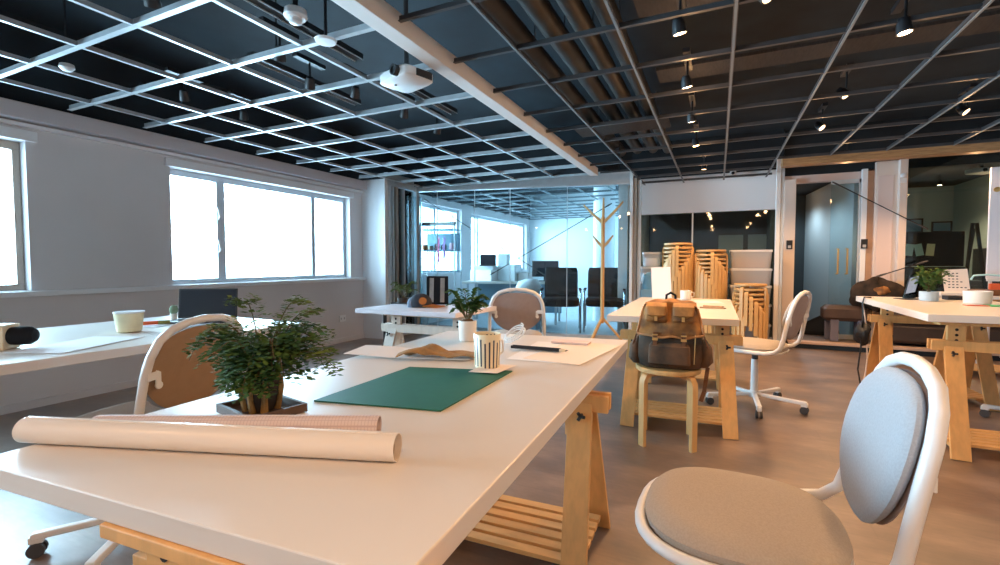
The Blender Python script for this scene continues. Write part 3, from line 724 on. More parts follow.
# whiteboard on a stand
t = thing('whiteboard', 'white board on a stand cut by the right edge of the view', 'whiteboard', (3.0, 6.42, 0), R(-6))
MB().bx(-.5, .5, -.012, .012, .93, 2.07).build('board', 'whiteboard', t, bevel=.008)
MB().bx(-.5, .5, -.05, -.012, .91, .94).build('pen_tray', 'white_metal', t)
for s in (-1, 1):
    MB().tube([(s * .46, .02, .05), (s * .46, .02, 1.9)], .015, 8).build('leg', 'white_metal', t)
    MB().bx(s * .46 - .02, s * .46 + .02, -.25, .25, 0, .05).build('foot', 'white_metal', t)
MB().lathe([(.025, 0), (.025, .012), (0, .014)], 16, (-.45, -.012, 1.84), Matrix.Rotation(PI / 2, 3, 'X')).build('magnet', 'brass', t)

# sofa and heap on the platform
def cushion(m, x0, x1, y0, y1, z0, z1, r=.03):
    cx, cy, hx, hy = (x0 + x1) / 2, (y0 + y1) / 2, (x1 - x0) / 2, (y1 - y0) / 2
    m.loft([(cx, cy, z0, hx - r, hy - r), (cx, cy, z0 + r, hx, hy), (cx, cy, z1 - r, hx, hy), (cx, cy, z1, hx - r, hy - r)], 32, 7)
t = thing('leather_ottoman', 'brown leather ottoman with a dark blue corner leg on the raised floor', 'ottoman', (1.46, 7.32, PZ))
m = MB(); cushion(m, -.22, .26, -.14, .12, .26, .46, .045); m.build('seat', 'sofa_light', t, smooth=True)
for x, y in ((-.09, -.09), (-.12, .08), (.2, -.09), (.2, .08)):
    MB().bar((x, y, 0), (x, y, .28), .09, .05).build('leg', 'sofa_leg', t, bevel=.006)
t = thing('leather_sofa', 'long dark brown leather sofa on the raised floor behind the right table', 'sofa', (2.5, 7.27, PZ))
m = MB(); cushion(m, -.66, 1.1, -.16, .14, .03, .27, .04); m.build('base', 'sofa', t, smooth=True)
m = MB(); cushion(m, -.64, .2, -.17, .14, .27, .42, .04); m.build('seat_cushion', 'sofa', t, smooth=True)
m = MB(); cushion(m, .22, 1.1, -.17, .14, .27, .42, .04); m.build('seat_cushion', 'sofa', t, smooth=True)
m = MB()
def blob(m, c, rad, seed, amp=.14, nu=20, nv=12):
    rnd = random.Random(seed); ph = [rnd.uniform(0, 6) for _ in range(6)]; vs = []; fs = []
    for i in range(nv + 1):
        th = PI * i / nv
        for k in range(nu):
            ph_ = 2 * PI * k / nu
            q = 1 + amp * (math.sin(3 * ph_ + ph[0] + 2 * th) + .6 * math.sin(5 * ph_ + ph[1] - 3 * th) + .6 * math.sin(4 * th + ph[2] + ph_))
            vs.append((c[0] + rad[0] * q * math.sin(th) * math.cos(ph_), c[1] + rad[1] * q * math.sin(th) * math.sin(ph_), c[2] + rad[2] * q * math.cos(th)))
    for i in range(nv):
        for k in range(nu):
            k2 = (k + 1) % nu; fs.append((i * nu + k, i * nu + k2, (i + 1) * nu + k2, (i + 1) * nu + k))
    m.add(vs, fs)
blob(m, (0, 0, .17), (.27, .125, .19), 4, .11, 28, 18)
hp = tag(m.build('fur_coat', 'fur', loc=(1.80, 7.22, .53), smooth=True), 'heaped dark brown fur coat lying on the sofa end by the doorway', 'coat')
m = MB(); blob(m, (.03, -.1, .22), (.08, .05, .05), 9, .16); m.build('collar', 'canvas_tan', hp, smooth=True)
t = tag(MB().prism([(-.28, -.08), (.28, -.1), (.30, .1), (-.25, .12)], 0, .06).add([(-.28, -.08, .06), (.28, -.1, .06), (.3, .1, .06), (-.25, .12, .06), (.12, 0, .30), (.24, .02, .32)], [(0, 1, 5, 4), (1, 2, 5), (2, 3, 4, 5), (3, 0, 4)]).build('floor_bag', 'black_soft', loc=(1.24, 7.8, PZ), bevel=.01), 'black slumped bag on the corridor floor behind the ottoman', 'bag')

# ------------------------------------------------------------------ furniture: trestles, tables
def trestle(label, loc, rotz, HT, kind='pine', zb=None, group='wooden trestles'):
    t = thing('trestle', label, 'trestle', loc, rotz, group)
    zb = zb or HT - .135
    for s in (-1, 1):
        for q in (-1, 1):
            m = MB().bar((s * .29, q * .028, zb + .01), (s * .315, q * .23, 0.0), .088, .02)
            # flatten the foot on the floor
            m.v = [(x, y, max(z, 0.0)) for (x, y, z) in m.v]
            lg = m.build('leg', kind, t, bevel=.002)
        u = MB().bx(s * .27 - .042, s * .27 + .042, -.011, .011, zb - .12, HT - .022).build('upright', kind, t, bevel=.002)
        mh = MB()
        for k in range(4): mh.lathe([(.0085, -.0125), (.0085, .0125)], 10, (s * .27, 0, HT - .05 - k * .032), Matrix.Rotation(PI / 2, 3, 'X'))
        mh.build('peg_holes', 'hole', u)
        MB().bx(s * .30 - .011, s * .30 + .011, -.20, .20, .03, .062).build('shelf_bearer', kind, t)
        kb = MB().tube([(s * .30, -.035, zb - .025), (s * .30, -.075, zb - .025)], .006, 8)
        for k in range(3):
            an = k * 2 * PI / 3; kb.tube([(s * .30, -.07, zb - .025), (s * .30 + .016 * math.cos(an), -.075, zb - .025 + .016 * math.sin(an))], .006, 8)
        kb.build('wing_knob', 'black_plastic', t)
    for q in (-1, 1):
        MB().bx(-.39, .39, q * .026 - .011, q * .026 + .011, zb - .015, zb + .045).build('crossbar', kind, t, bevel=.002)
    MB().bx(-.36, .36, -.045, .045, HT - .022, HT - .001).build('top_rail', kind, t, bevel=.002)
    m = MB()
    for k in range(6): m.bx(-.33, .33, -.17 + k * .06, -.128 + k * .06, .062, .079)
    m.build('slatted_shelf', 'pine_flat' if kind == 'pine' else kind, t, bevel=.002)
    return t
def tabletop(name, label, corners, z1, th, mt='white_top'):
    c = Vector((sum(q[0] for q in corners) / 4, sum(q[1] for q in corners) / 4))
    o = MB().prism([(q[0] - c.x, q[1] - c.y) for q in corners], -th, 0).build(name, mt, loc=(c.x, c.y, z1), bevel=.0025)
    return tag(o, label, 'table')
tabletop('table_top', 'large cream white tabletop in the foreground', [(-1.185, .338), (-.309, .405), (-.362, 2.141), (-1.246, 2.045)], .75, .037)
trestle('pine trestle under the far end of the foreground table', (-.735, 1.66, 0), R(2), .713)
trestle('pine trestle under the near end of the foreground table', (-.47, .43, 0), R(4), .713)
tabletop('table_top', 'white tabletop behind the backpack stool', [(-.665, 3.10), (.125, 3.20), (.115, 4.93), (-.70, 4.87)], .75, .042)
trestle('pine trestle behind the stool with the backpack', (-.235, 3.41, 0), R(3), .708)
trestle('pine trestle under the far end of the table behind the backpack', (-.27, 4.63, 0), R(2), .708)
tabletop('table_top', 'white tabletop at the right edge behind the white chair', [(1.115, 3.509), (1.93, 3.545), (1.96, 5.15), (1.126, 5.127)], .80, .045)
trestle('pine trestle right behind the white chair, nearest at the right', (1.55, 3.63, 0), R(2), .755, zb=.595)
trestle('pine trestle under the far end of the right table with hanging cables', (1.545, 4.85, 0), R(2), .755)
tabletop('table_top', 'small white tabletop with the cap, left of centre', [(-2.50, 2.74), (-1.64, 2.78), (-1.60, 3.36), (-2.46, 3.34)], .75, .035, 'whiteboard')
trestle('trestle coloured pale for daylight under the small table with the cap', (-1.98, 2.93, 0), R(2), .715, 'pine_daylit')
tabletop('window_desk_top', 'long white desktop under the windows at left', [(-3.28, -1.0), (-2.25, -1.0), (-2.19, 1.965), (-3.27, 2.0)], .75, .038)
trestle('trestle under the far end of the window desk', (-2.72, 1.76, 0), R(2), .712, 'pine_daylit')
trestle('trestle under the near end of the window desk', (-2.75, -.3, 0), R(2), .712, 'pine_daylit')
tabletop('side_desk_top', 'dark-edged desk standing behind the right table, in front of the sofa', [(1.95, 5.95), (3.0, 5.95), (3.0, 6.3), (1.95, 6.3)], .78, .03, 'white_top')
trestle('trestle under the desk in front of the whiteboard', (2.45, 6.1, 0), 0, .75)

# adjustable black stand behind the small table
t = thing('tripod_stand', 'black adjustable tripod stand behind the small table near the pier', 'stand', (-3.6, 4.45, 0))
MB().tube([(0, 0, .12), (0, 0, .55)], .022, 10).tube([(0, 0, .5), (0, 0, .565)], .016, 10).build('pole', 'black_plastic', t, smooth=True)
for k in range(3):
    an = k * 2 * PI / 3 + .4
    MB().tube([(0, 0, .14), (.16 * math.cos(an), .16 * math.sin(an), .012)], .011, 8).build('leg', 'black_plastic', t)
MB().bx(-.05, .05, -.05, .05, .56, .575).build('top_plate', 'black_plastic', t)

# ------------------------------------------------------------------ swivel chair
def swivel(label, loc, rotz, padm, shellm, group='white-framed swivel chairs', baserot=0.42):
    t = thing('swivel_chair', label, 'chair', loc, rotz, group)
    # seat pad, front at -Y
    m = MB(); m.loft([(0, -.01, .438, .195, .195), (0, -.01, .445, .215, .215), (0, -.01, .475, .222, .222), (0, -.01, .492, .205, .205), (0, -.01, .50, .16, .16), (0, -.01, .503, .08, .08)], 40, 2.7)
    m.build('seat', padm, t, smooth=True)
    m = MB(); m.loft([(0, -.01, .425, .17, .17), (0, -.01, .432, .22, .22), (0, -.01, .444, .226, .226), (0, -.01, .446, .22, .22)], 40, 2.7); m.build('seat_shell', 'white_metal', t, smooth=True)
    # frame tube: round the seat front, then up into the back hoop
    def seatpt(an): return (0.232 * math.copysign(abs(math.cos(an)) ** .74, math.cos(an)), -.01 + .232 * math.copysign(abs(math.sin(an)) ** .74, math.sin(an)), .447)
    low = [seatpt(R(d)) for d in range(180, 361, 10)]       # left side -> front -> right side
    def side(s):
        return [(s * .232, .07, .447), (s * .230, .14, .449), (s * .226, .195, .462), (s * .223, .232, .495), (s * .221, .25, .55), (s * .219, .262, .62), (s * .215, .277, .70), (s * .205, .293, .77), (s * .18, .306, .825), (s * .14, .315, .86), (s * .075, .32, .88)]
    pts = low + side(1) + [(0, .322, .886)] + side(-1)[::-1]
    MB().tube(pts, .0148, 12, closed=True).build('frame', 'white_metal', t, smooth=True)
    # backrest pad: concave, wide at top, narrowing below
    def pad(off, th, sc_):
        vs = []; fs = []; n = 40; rings = 7
        prof = [(0, 1.1), (.35, 1.05), (.7, .95), (.88, .78), (.96, .52), (1.0, .18)]
        top = []
        def outline(k):
            an = 2 * PI * k / n; c, s_ = math.cos(an), math.sin(an)
            z = .162 * math.copysign(abs(s_) ** .8, s_); wd = .208 if s_ > 0 else .208 - .045 * (-s_) ** 1.2
            return wd * math.copysign(abs(c) ** .78, c), z
        for side_ in (-1, 1):
            for (rr, tt) in prof:
                for k in range(n):
                    x, z = outline(k); x *= rr * sc_; z *= rr * sc_
                    y = .272 + off + z * .24 - .30 * x * x + side_ * th / 2 * tt
                    vs.append((x, y, .70 + z))
        P_ = len(prof)
        for sd in range(2):
            b = sd * P_ * n
            for i in range(P_ - 1):
                for k in range(n):
                    k2 = (k + 1) % n; fs.append((b + i * n + k, b + i * n + k2, b + (i + 1) * n + k2, b + (i + 1) * n + k))
        for k in range(n):
            k2 = (k + 1) % n; fs.append(((P_ - 1) * n + k, (P_ - 1) * n + k2, (2 * P_ - 1) * n + k2, (2 * P_ - 1) * n + k))
        return MB().add(vs, fs)
    pad(-.010, .044, 1).build('backrest', padm, t, smooth=True)
    pad(.010, .012, .99).build('back_shell', shellm, t, smooth=True)
    for s in (-1, 1):
        m = MB().bx(s * .165 - .008, s * .165 + .012 * 1, .2585, .2645, .665, .74)
        m.lathe([(.014, -.003), (.014, .004)], 12, (s * .165, .262, .74), Matrix.Rotation(PI / 2, 3, 'X')).lathe([(.014, -.003), (.014, .004)], 12, (s * .165, .262, .665), Matrix.Rotation(PI / 2, 3, 'X'))
        m.bar((s * .165, .262, .703), (s * .219, .275, .703), .028, .006, (0, 0, 1))
        m.v = [(x, y + .018, z) for x, y, z in m.v]
        m.build('bracket', 'white_metal', t, bevel=.001)
    MB().bx(-.07, .07, -.08, .06, .405, .428).build('seat_mechanism', 'black_plastic', t, bevel=.006)
    MB().tube([(0, 0, .36), (0, 0, .41)], .022, 14).build('gas_lift', 'black_plastic', t)
    MB().lathe([(.026, .36), (.026, .12), (.045, .10), (.045, .07), (.02, .065)], 20).build('column_tube', 'white_metal', t, smooth=True)
    for k in range(5):
        an = baserot + k * 2 * PI / 5; d = Vector((math.cos(an), math.sin(an), 0)); n_ = Vector((-d.y, d.x, 0))
        m = MB().bar(d * .03 + Vector((0, 0, .09)), d * .345 + Vector((0, 0, .078)), .034, .026, tuple(n_))
        lg = m.build('leg', 'white_metal', t, bevel=.006)
        c = d * .33
        m = MB().bar(c + Vector((0, 0, .066)) - d * .022, c + Vector((0, 0, .066)) + d * .022, .03, .028, tuple(n_)); m.tube([c + Vector((0, 0, .05)), c + Vector((0, 0, .075))], .01, 8)
        m.build('caster', 'white_plastic', lg, bevel=.004)
        M = Matrix(((n_.x, d.x, 0), (n_.y, d.y, 0), (0, 0, 1))) @ Matrix.Rotation(PI / 2, 3, 'Y')
        m = MB()
        for s in (-1, 1): m.lathe([(.012, -.007), (.027, -.007), (.027, .007), (.012, .007)], 18, c + n_ * (s * .014) + Vector((0, 0, .0275)), M)
        m.build('caster_wheel', 'rubber', lg, smooth=True)
    return t
sw = swivel('white-framed swivel chair at lower right, beige seat, back coloured grey for window light', (.07, 1.29, 0), R(-91), 'fabric_daylit', 'shell_mauve')
for c in children(sw):
    if c.name.startswith('seat') and 'fabric' in c.data.materials[0].name: c.data.materials[0] = MATS['fabric_beige']
def repaint(root, d):
    for c in children(root):
        b = c.name.split('.')[0]
        if b in d: c.data = c.data.copy(); c.data.materials[0] = MATS[d[b]]
dup(sw, (-2.10, 1.075, 0), R(-78), 'swivel chair with orange brown back shell behind the fern', material={'back_shell': 'shell_brown'})
dup(sw, (-1.57, 3.70, 0), R(203), 'swivel chair seen from behind, centre, beyond the striped mug')
dup(sw, (.27, 4.05, 0), R(-112), 'swivel chair with beige back seen edge-on right of the backpack table', material={'backrest': 'fabric_beige'})
dup(sw, (2.03, 4.27, 0), R(-90), 'swivel chair mostly hidden under the right table, caster showing')

# ------------------------------------------------------------------ stools
def make_stool():
    t = thing('stool', 'birch stool under the brown backpack', 'stool', (-.268, 3.015, 0), R(6), 'round birch stools')
    MB().lathe([(0, .44), (.185, .44), (.19, .444), (.19, .464), (.186, .468), (0, .468)], 40).build('seat', 'birch', t, smooth=True)
    for k in range(4):
        an = PI / 4 + k * PI / 2; d = Vector((math.cos(an), math.sin(an), 0)); n_ = Vector((-d.y, d.x, 0))
        pts = [d * .06 + Vector((0, 0, .428)), d * .15 + Vector((0, 0, .428)), d * .183 + Vector((0, 0, .42)), d * .197 + Vector((0, 0, .395)), d * .20 + Vector((0, 0, .36)), d * .20]
        m = MB(); vs = []; n = len(pts)
        for i, q in enumerate(pts):
            a_ = pts[max(i - 1, 0)]; b_ = pts[min(i + 1, n - 1)]; tt = (b_ - a_).normalized(); nn = tt.cross(n_)
            for (u, v) in ((-1, -1), (1, -1), (1, 1), (-1, 1)): vs.append(q + n_ * (u * .021) + nn * (v * .011))
        fs = [(3, 2, 1, 0), tuple((n - 1) * 4 + j for j in range(4))]
        for i in range(n - 1):
            for j in range(4): fs.append((i * 4 + j, i * 4 + (j + 1) % 4, (i + 1) * 4 + (j + 1) % 4, (i + 1) * 4 + j))
        m.add(vs, fs).build('leg', 'birch', t, smooth=True)
    return t
stool = make_stool()
ordn = ['topmost', 'second', 'third', 'fourth', 'fifth', 'sixth', 'seventh', 'eighth', 'ninth', 'tenth', 'eleventh', 'twelfth', 'thirteenth', 'fourteenth', 'fifteenth', 'sixteenth', 'seventeenth', 'eighteenth']
def stack(x, y, n, r0, dr, dz, nm):
    for i in range(n):
        k = n - 1 - i
        lb = ('topmost birch stool of the %s' % nm) if k == 0 else ('birch stool, %s from the top of the %s' % (ordn[k], nm))
        dup(stool, (x, y, i * dz), R(r0 + i * dr * 1.8), lb, nm)
stack(-.515, 7.05, 17, 10, 7.5, .0565, 'left tall stool stack')
stack(-.09, 7.05, 15, 60, -7.5, .0575, 'middle tall stool stack')
stack(.385, 6.82, 7, 20, -9, .06, 'short right stool stack')

# plastic storage boxes
def pbox(x, y, z, sx, sy, sz, fill, lb, grp):
    t = thing('storage_box', lb, 'storage box', (x, y, z), R(2), grp)
    m = MB(); m.loft([(0, 0, 0, sx / 2 * .92, sy / 2 * .9), (0, 0, .01, sx / 2 * .94, sy / 2 * .92), (0, 0, sz - .03, sx / 2, sy / 2)], 32, 7); m.build('tub', 'box_plastic', t, smooth=True)
    m = MB(); m.loft([(0, 0, sz - .03, sx / 2 * 1.03, sy / 2 * 1.03), (0, 0, sz - .005, sx / 2 * 1.03, sy / 2 * 1.03), (0, 0, sz, sx / 2, sy / 2)], 32, 7); m.build('lid', 'plastic_box', t, smooth=True)
    m = MB(); m.loft([(0, 0, .015, sx / 2 * .86, sy / 2 * .84), (.01, 0, (sz - .03) * .4, sx / 2 * .9, sy / 2 * .86), (0, 0, (sz - .03) * .68, sx / 2 * .8, sy / 2 * .74)], 24, 4); m.build('contents', fill, t, smooth=True)
g = 'clear boxes beside the stool stacks'
xs = .40
pbox(xs, 7.245, 0, .5, .3, .27, 'brown_fill', 'clear storage box on the floor, bottom of the right pile', g)
pbox(xs, 7.245, .27, .5, .3, .27, 'fabric_fill', 'clear storage box second from the bottom of the right pile', g)
pbox(xs, 7.245, .54, .5, .3, .25, 'brown_fill', 'clear storage box in the middle of the right pile', g)
pbox(xs, 7.245, .79, .5, .3, .23, 'brown_fill', 'clear storage box with dark brown fabric, second from top of right pile', g)
pbox(xs, 7.245, 1.02, .5, .3, .25, 'fabric_fill', 'clear storage box with tan fabric, topmost of the right pile', g)
g = 'boxes left of the stool stacks'
pbox(-.94, 7.2, 0, .4, .3, .4, 'paper', 'white storage box on the floor left of the stools', g)
pbox(-.94, 7.2, .4, .4, .3, .42, 'blue_wrap', 'storage box with blue contents left of the stools', g)
pbox(-.89, 7.2, .82, .3, .26, .22, 'paper', 'white storage box third up, left of the stools', g)
pbox(-.88, 7.2, 1.04, .26, .26, .21, 'paper', 'white storage box topmost, left of the tall stools', g)
tag(MB().loft([(0, 0, 0, .10, .09), (0, 0, .06, .11, .1), (0, 0, .2, .1, .09), (.02, 0, .24, .06, .05)], 18, 2.6).build('wrapped_bundle', 'blue_wrap', loc=(-.86, 6.88, .72), smooth=True), 'blue wrapped bundle beside the folded door stack', 'bundle')
tag(MB().bx(-.12, .12, -.12, .12, 0, .72).build('low_drawer_unit', 'blue_grey', loc=(-.86, 6.88, 0), bevel=.008), 'blue grey drawer unit under the blue bundle', 'cabinet')

# ------------------------------------------------------------------ backpack on the stool
t = thing('backpack', 'brown and tan canvas backpack standing on the stool', 'backpack', (-.255, 2.985, .470), R(3))
t.scale = (.90, 1, .96)
MB().loft([(0, 0, 0, .17, .085), (0, 0, .015, .205, .105), (0, 0, .07, .222, .12), (0, 0, .15, .215, .122), (0, .0, .24, .185, .115), (0, .0, .32, .165, .10), (0, 0, .385, .155, .085), (0, 0, .40, .13, .06)], 44, 3.2).build('body', 'canvas_dark', t, smooth=True)
# flap draped over the top and front
def flapfn(u, v):
    x = (u - .5) * 2
    L_ = v
    if L_ < .35: y = .09 - L_ / .35 * .19; z = .415 - .02 * (x * x) + .012 * math.sin(L_ / .35 * PI)
    else:
        q = (L_ - .35) / .65; y = -.10 - .035 * math.sin(q * PI * .55); z = .415 - q * (.205 - .035 * abs(x) ** 3) - .02 * x * x
    wd = .160 + .045 * max(0, (L_ - .3) / .7)
    y += .035 * abs(x) ** 4 * (1 if L_ > .35 else -.3)
    z += .004 * math.sin(9 * x + 7 * L_)
    y += -.006 * math.sin(5 * x + 9 * L_)
    return (x * wd, y, z)
m = MB().sheet(flapfn, 26, 26, .008); fl_ = m.build('flap', 'canvas_tan', t, smooth=True)
MB().tube([Vector(flapfn(0, .4 + .6 * i / 10)) + Vector((0, -.002, -.004)) for i in range(10)] + [Vector(flapfn(i / 24, 1)) + Vector((0, -.004, -.004)) for i in range(25)] + [Vector(flapfn(1, 1 - .6 * i / 10)) + Vector((0, -.002, -.004)) for i in range(1, 11)], .0075, 8).build('flap_edge', 'pine_flat' if False else 'rim_tan', fl_, smooth=True)
for s in (-1, 1):
    m = MB().loft([(s * .082, -.135, .295, .06, .014), (s * .082, -.14, .31, .07, .022), (s * .082, -.135, .365, .07, .024), (s * .08, -.11, .40, .06, .018)], 22, 3.4)
    pk = m.build('flap_pocket', 'canvas_tan', t, smooth=True)
    MB().loft([(s * .082, -.158, .325, .022, .008), (s * .082, -.163, .34, .058, .012), (s * .082, -.150, .392, .066, .014), (s * .08, -.12, .412, .06, .012)], 22, 3).build('pocket_lid', 'lid_tan', pk, smooth=True)
    MB().bar((s * .082, -.168, .345), (s * .082, -.168, .305), .018, .005).build('buckle_tab', 'brass', pk)
    m = MB().bar((s * .085, -.146, .235), (s * .088, -.15, .13), .024, .006).bar((s * .088, -.15, .13), (s * .088, -.135, .10), .018, .006)
    st = m.build('strap', 'leather', t)
    MB().bx(s * .087 - .017, s * .087 + .017, -.158, -.146, .185, .20).bx(s * .087 - .017, s * .087 + .017, -.158, -.146, .215, .222).build('buckle', 'brass', st)
    MB().loft([(s * .205, 0, .02, .035, .075), (s * .222, 0, .05, .045, .09), (s * .22, 0, .13, .04, .085), (s * .195, 0, .19, .02, .06)], 20, 2.6).build('side_pocket', 'canvas_dark', t, smooth=True)
    MB().tube([(s * .165, -.06, .33), (s * .205, -.085, .22), (s * .24, -.07, .12), (s * .245, -.05, .06)], .006, 8, flat=.6).build('side_cord', 'leather', t, smooth=True)
MB().loft([(0, -.118, .03, .12, .02), (0, -.128, .045, .13, .03), (0, -.13, .15, .125, .03), (0, -.118, .17, .11, .02)], 26, 4).build('front_pocket', 'canvas_dark', t, smooth=True)
MB().tube([(-.03, .02, .40), (-.028, .02, .45), (0, .02, .465), (.028, .02, .45), (.03, .02, .40)], .008, 10).build('carry_handle', 'black_soft', t, smooth=True)
MB().tube([(.155, -.13, .225), (.152, -.135, .12), (.15, -.135, .05)], .0035, 6).build('zip', 'brass', t)
m = MB(); pts = [(.19, .02, .05), (.235, .0, .01), (.225, -.02, -.06), (.215, -.02, -.14), (.195, -.02, -.20)]
for i in range(4): m.bar(pts[i], pts[i + 1], .025, .004, (1, 0, 0))
m.build('hanging_strap', 'leather', t)

# ------------------------------------------------------------------ coat stand
t = thing('coat_stand', 'wooden coat stand with upward branches in front of the lounge glass', 'coat stand', (-1.44, 6.42, 0), R(20))
MB().tube([(0, 0, .26), (0, 0, 1.72)], .026, 12).build('trunk', 'pine', t, smooth=True)
for k in range(3):
    an = k * 2 * PI / 3 + 1.9
    MB().bar((0, 0, .34), (.30 * math.cos(an), .30 * math.sin(an), .0), .035, .03, (-math.sin(an), math.cos(an), 0)).build('foot', 'pine', t, bevel=.006)
for an, z0, z1, r in [(R(-20 + 180), 1.66, 1.90, .27), (R(-20), 1.66, 1.92, .27), (R(70), 1.66, 1.99, .03), (R(160), 1.33, 1.47, .14), (R(-20), 1.33, 1.47, .14), (R(80), 1.5, 1.75, .14), (R(-100), 1.5, 1.72, .12)]:
    MB().tube([(0, 0, z0 - .02), (r * .5 * math.cos(an), r * .5 * math.sin(an), (z0 + z1) / 2 - .02), (r * math.cos(an), r * math.sin(an), z1)], [.02, .018, .011], 10).build('branch', 'pine', t, smooth=True)

# ------------------------------------------------------------------ plants
def frond(m, base, an, reach, top, droop, npin, pl, leaf, rnd, ms=None, bip=True):
    d = Vector((math.cos(an), math.sin(an), 0)); s_ = Vector((-d.y, d.x, 0)); pts = []
    for i in range(15):
        u = i / 14
        r = reach * (u ** .9); z = top * math.sin(min(1, u * 1.25) * PI / 2) - droop * max(0, u - .45) ** 1.6 * 2.6
        pts.append(Vector(base) + d * r + Vector((0, 0, z)) + s_ * (.06 * reach * math.sin(u * 5 + an)))
    if ms: ms.tube(pts, [.0022 - .0014 * i / 14 for i in range(15)], 5)
    for k in range(npin):
        u = .28 + .72 * k / npin; i = min(13, int(u * 14)); q = pts[i].lerp(pts[i + 1], u * 14 - i); td = (pts[i + 1] - pts[i]).normalized()
        side0 = td.cross(Vector((0, 0, 1))).normalized()
        ln = pl * math.sin(PI * (.18 + .82 * (1 - (k / npin)) ** .8) * .62 + .1)
        for sd in (-1, 1):
            dr = (side0 * sd + td * .55 + Vector((0, 0, rnd.uniform(-.25, .25)))).normalized()
            if bip:
                nl = max(3, int(ln / leaf * 1.15))
                for j in range(nl):
                    c = q + dr * (ln * (j + .7) / nl) + Vector((0, 0, -.15 * ln * (j / nl) ** 2))
                    up = Vector((0, 0, 1)) + Vector((rnd.uniform(-.35, .35), rnd.uniform(-.35, .35), 0)); cr = dr.cross(up).normalized()
                    for e in (-1, 1):
                        dd = (cr * e + dr * .45).normalized(); L_ = leaf * (1 - .45 * j / nl) * rnd.uniform(.85, 1.15); ww = dd.cross(up).normalized() * L_ * .32
                        m.add([c, c + dd * L_ * .5 + ww, c + dd * L_, c + dd * L_ * .5 - ww], [(0, 1, 2, 3)])
            else:
                up = Vector((0, 0, 1)); L_ = ln; ww = dr.cross(up).normalized() * L_ * .28
                m.add([q, q + dr * L_ * .5 + ww + Vector((0, 0, .1 * L_)), q + dr * L_, q + dr * L_ * .5 - ww + Vector((0, 0, .1 * L_))], [(0, 1, 2, 3)])
def plant_foliage(t, base, fr, mt, leaf, pl, npin, seed, bip=True, name='foliage'):
    rnd = random.Random(seed); m = MB(); ms = MB()
    for (an, reach, top, droop) in fr: frond(m, base, an, reach, top, droop, npin, pl, leaf, rnd, ms, bip)
    me = m.build(name, mt, t); ms.build('stem', 'stem', t)
    return me
t = thing('fern_pot', 'leafy fern in a bark-wrapped dark pot on a square tray, foreground', 'potted plant', (-.958, .738, .7515), R(-12))
MB().lathe([(.026, .006), (.031, .016), (.037, .05), (.040, .078), (.036, .078), (.033, .07), (0, .07)], 26).build('pot', 'pot_dark', t, smooth=True)
m = MB()
for k, (an, w_) in enumerate([(-2.0, .022), (-1.1, .018), (-.3, .02), (.9, .02), (2.4, .02)]):
    c, s_ = math.cos(an), math.sin(an)
    m.tube([(.032 * c, .032 * s_, .008), (.038 * c, .038 * s_, .035), (.041 * c, .041 * s_, .06), (.040 * c + .004, .040 * s_, .082)], [w_ * .45, w_ * .35, w_ * .4, w_ * .25], 8)
m.tube([(-.045, -.02, .08), (-.01, -.052, .088), (.035, -.038, .092), (.062, -.01, .10), (.085, .0, .098)], [.009, .011, .010, .008, .004], 8)
m.tube([(-.03, -.04, .065), (.015, -.052, .07), (.045, -.03, .06)], [.006, .008, .006], 8)
m.build('bark_wrap', 'bark', t, smooth=True)
tr = MB().bx(-.078, .078, -.062, .062, 0, .006)
for s in (-1, 1): tr.bx(-.078, .078, s * .062 - .004, s * .062 + .004, 0, .02).bx(s * .078 - .004, s * .078 + .004, -.066, .066, 0, .02)
tr.build('tray', 'tray_wood', t, bevel=.001)
rr = random.Random(5); fr = []
for k in range(21):
    an = k * 2.4; fr.append((an, rr.uniform(.07, .145), rr.uniform(.04, .135), rr.uniform(.03, .10)))
plant_foliage(t, (0, 0, .075), fr, 'leaf_dark', .021, .062, 12, 3)
cright = a - R(-12)  # image-right direction in local frame
plant_foliage(t, (0, 0, .08), [(cright + .1, .13, .155, .0), (cright - .05, .185, .075, .05), (cright + .12, .16, .10, .04), (cright + .5, .09, .175, .0), (cright + 2.7, .05, .175, .0), (cright - 1.9, .07, .07, .06), (cright - 1.2, .08, .05, .06), (cright - 2.5, .08, .06, .06), (cright + PI, .11, .14, .04), (cright + .9, .16, .13, .05), (cright - .8, .10, .12, .1)], 'leaf_mid', .02, .055, 13, 9)
plant_foliage(t, (0, 0, .075), [(cright + PI + .1, .155, .15, .10), (cright + PI - .35, .13, .08, .10)], 'leaf_silver', .02, .026, 13, 12, False)

t = thing('succulent_pot', 'small white pot with a jade plant on the far end of the foreground table', 'potted plant', (-1.008, 1.815, .7515))
MB().lathe([(.034, 0), (.037, .004), (.041, .085), (.041, .09), (.036, .09), (.035, .08), (0, .08)], 28).build('pot', 'pot_white', t, smooth=True)
MB().lathe([(0, .10), (.02, .096), (.034, .082), (0, .078)], 20).build('soil', 'soil', t, smooth=True)
rr = random.Random(8)
plant_foliage(t, (0, 0, .085), [(rr.uniform(0, 6.3), rr.uniform(.03, .12), rr.uniform(.06, .15), rr.uniform(0, .03)) for _ in range(18)], 'leaf_dark', .02, .036, 11, 21, False)
plant_foliage(t, (0, 0, .085), [(a + .1, .09, .12, .02), (a + .5, .07, .11, .01), (a + PI, .08, .14, .02), (a - .4, .10, .09, .02)], 'leaf_mid', .016, .03, 10, 22, False)

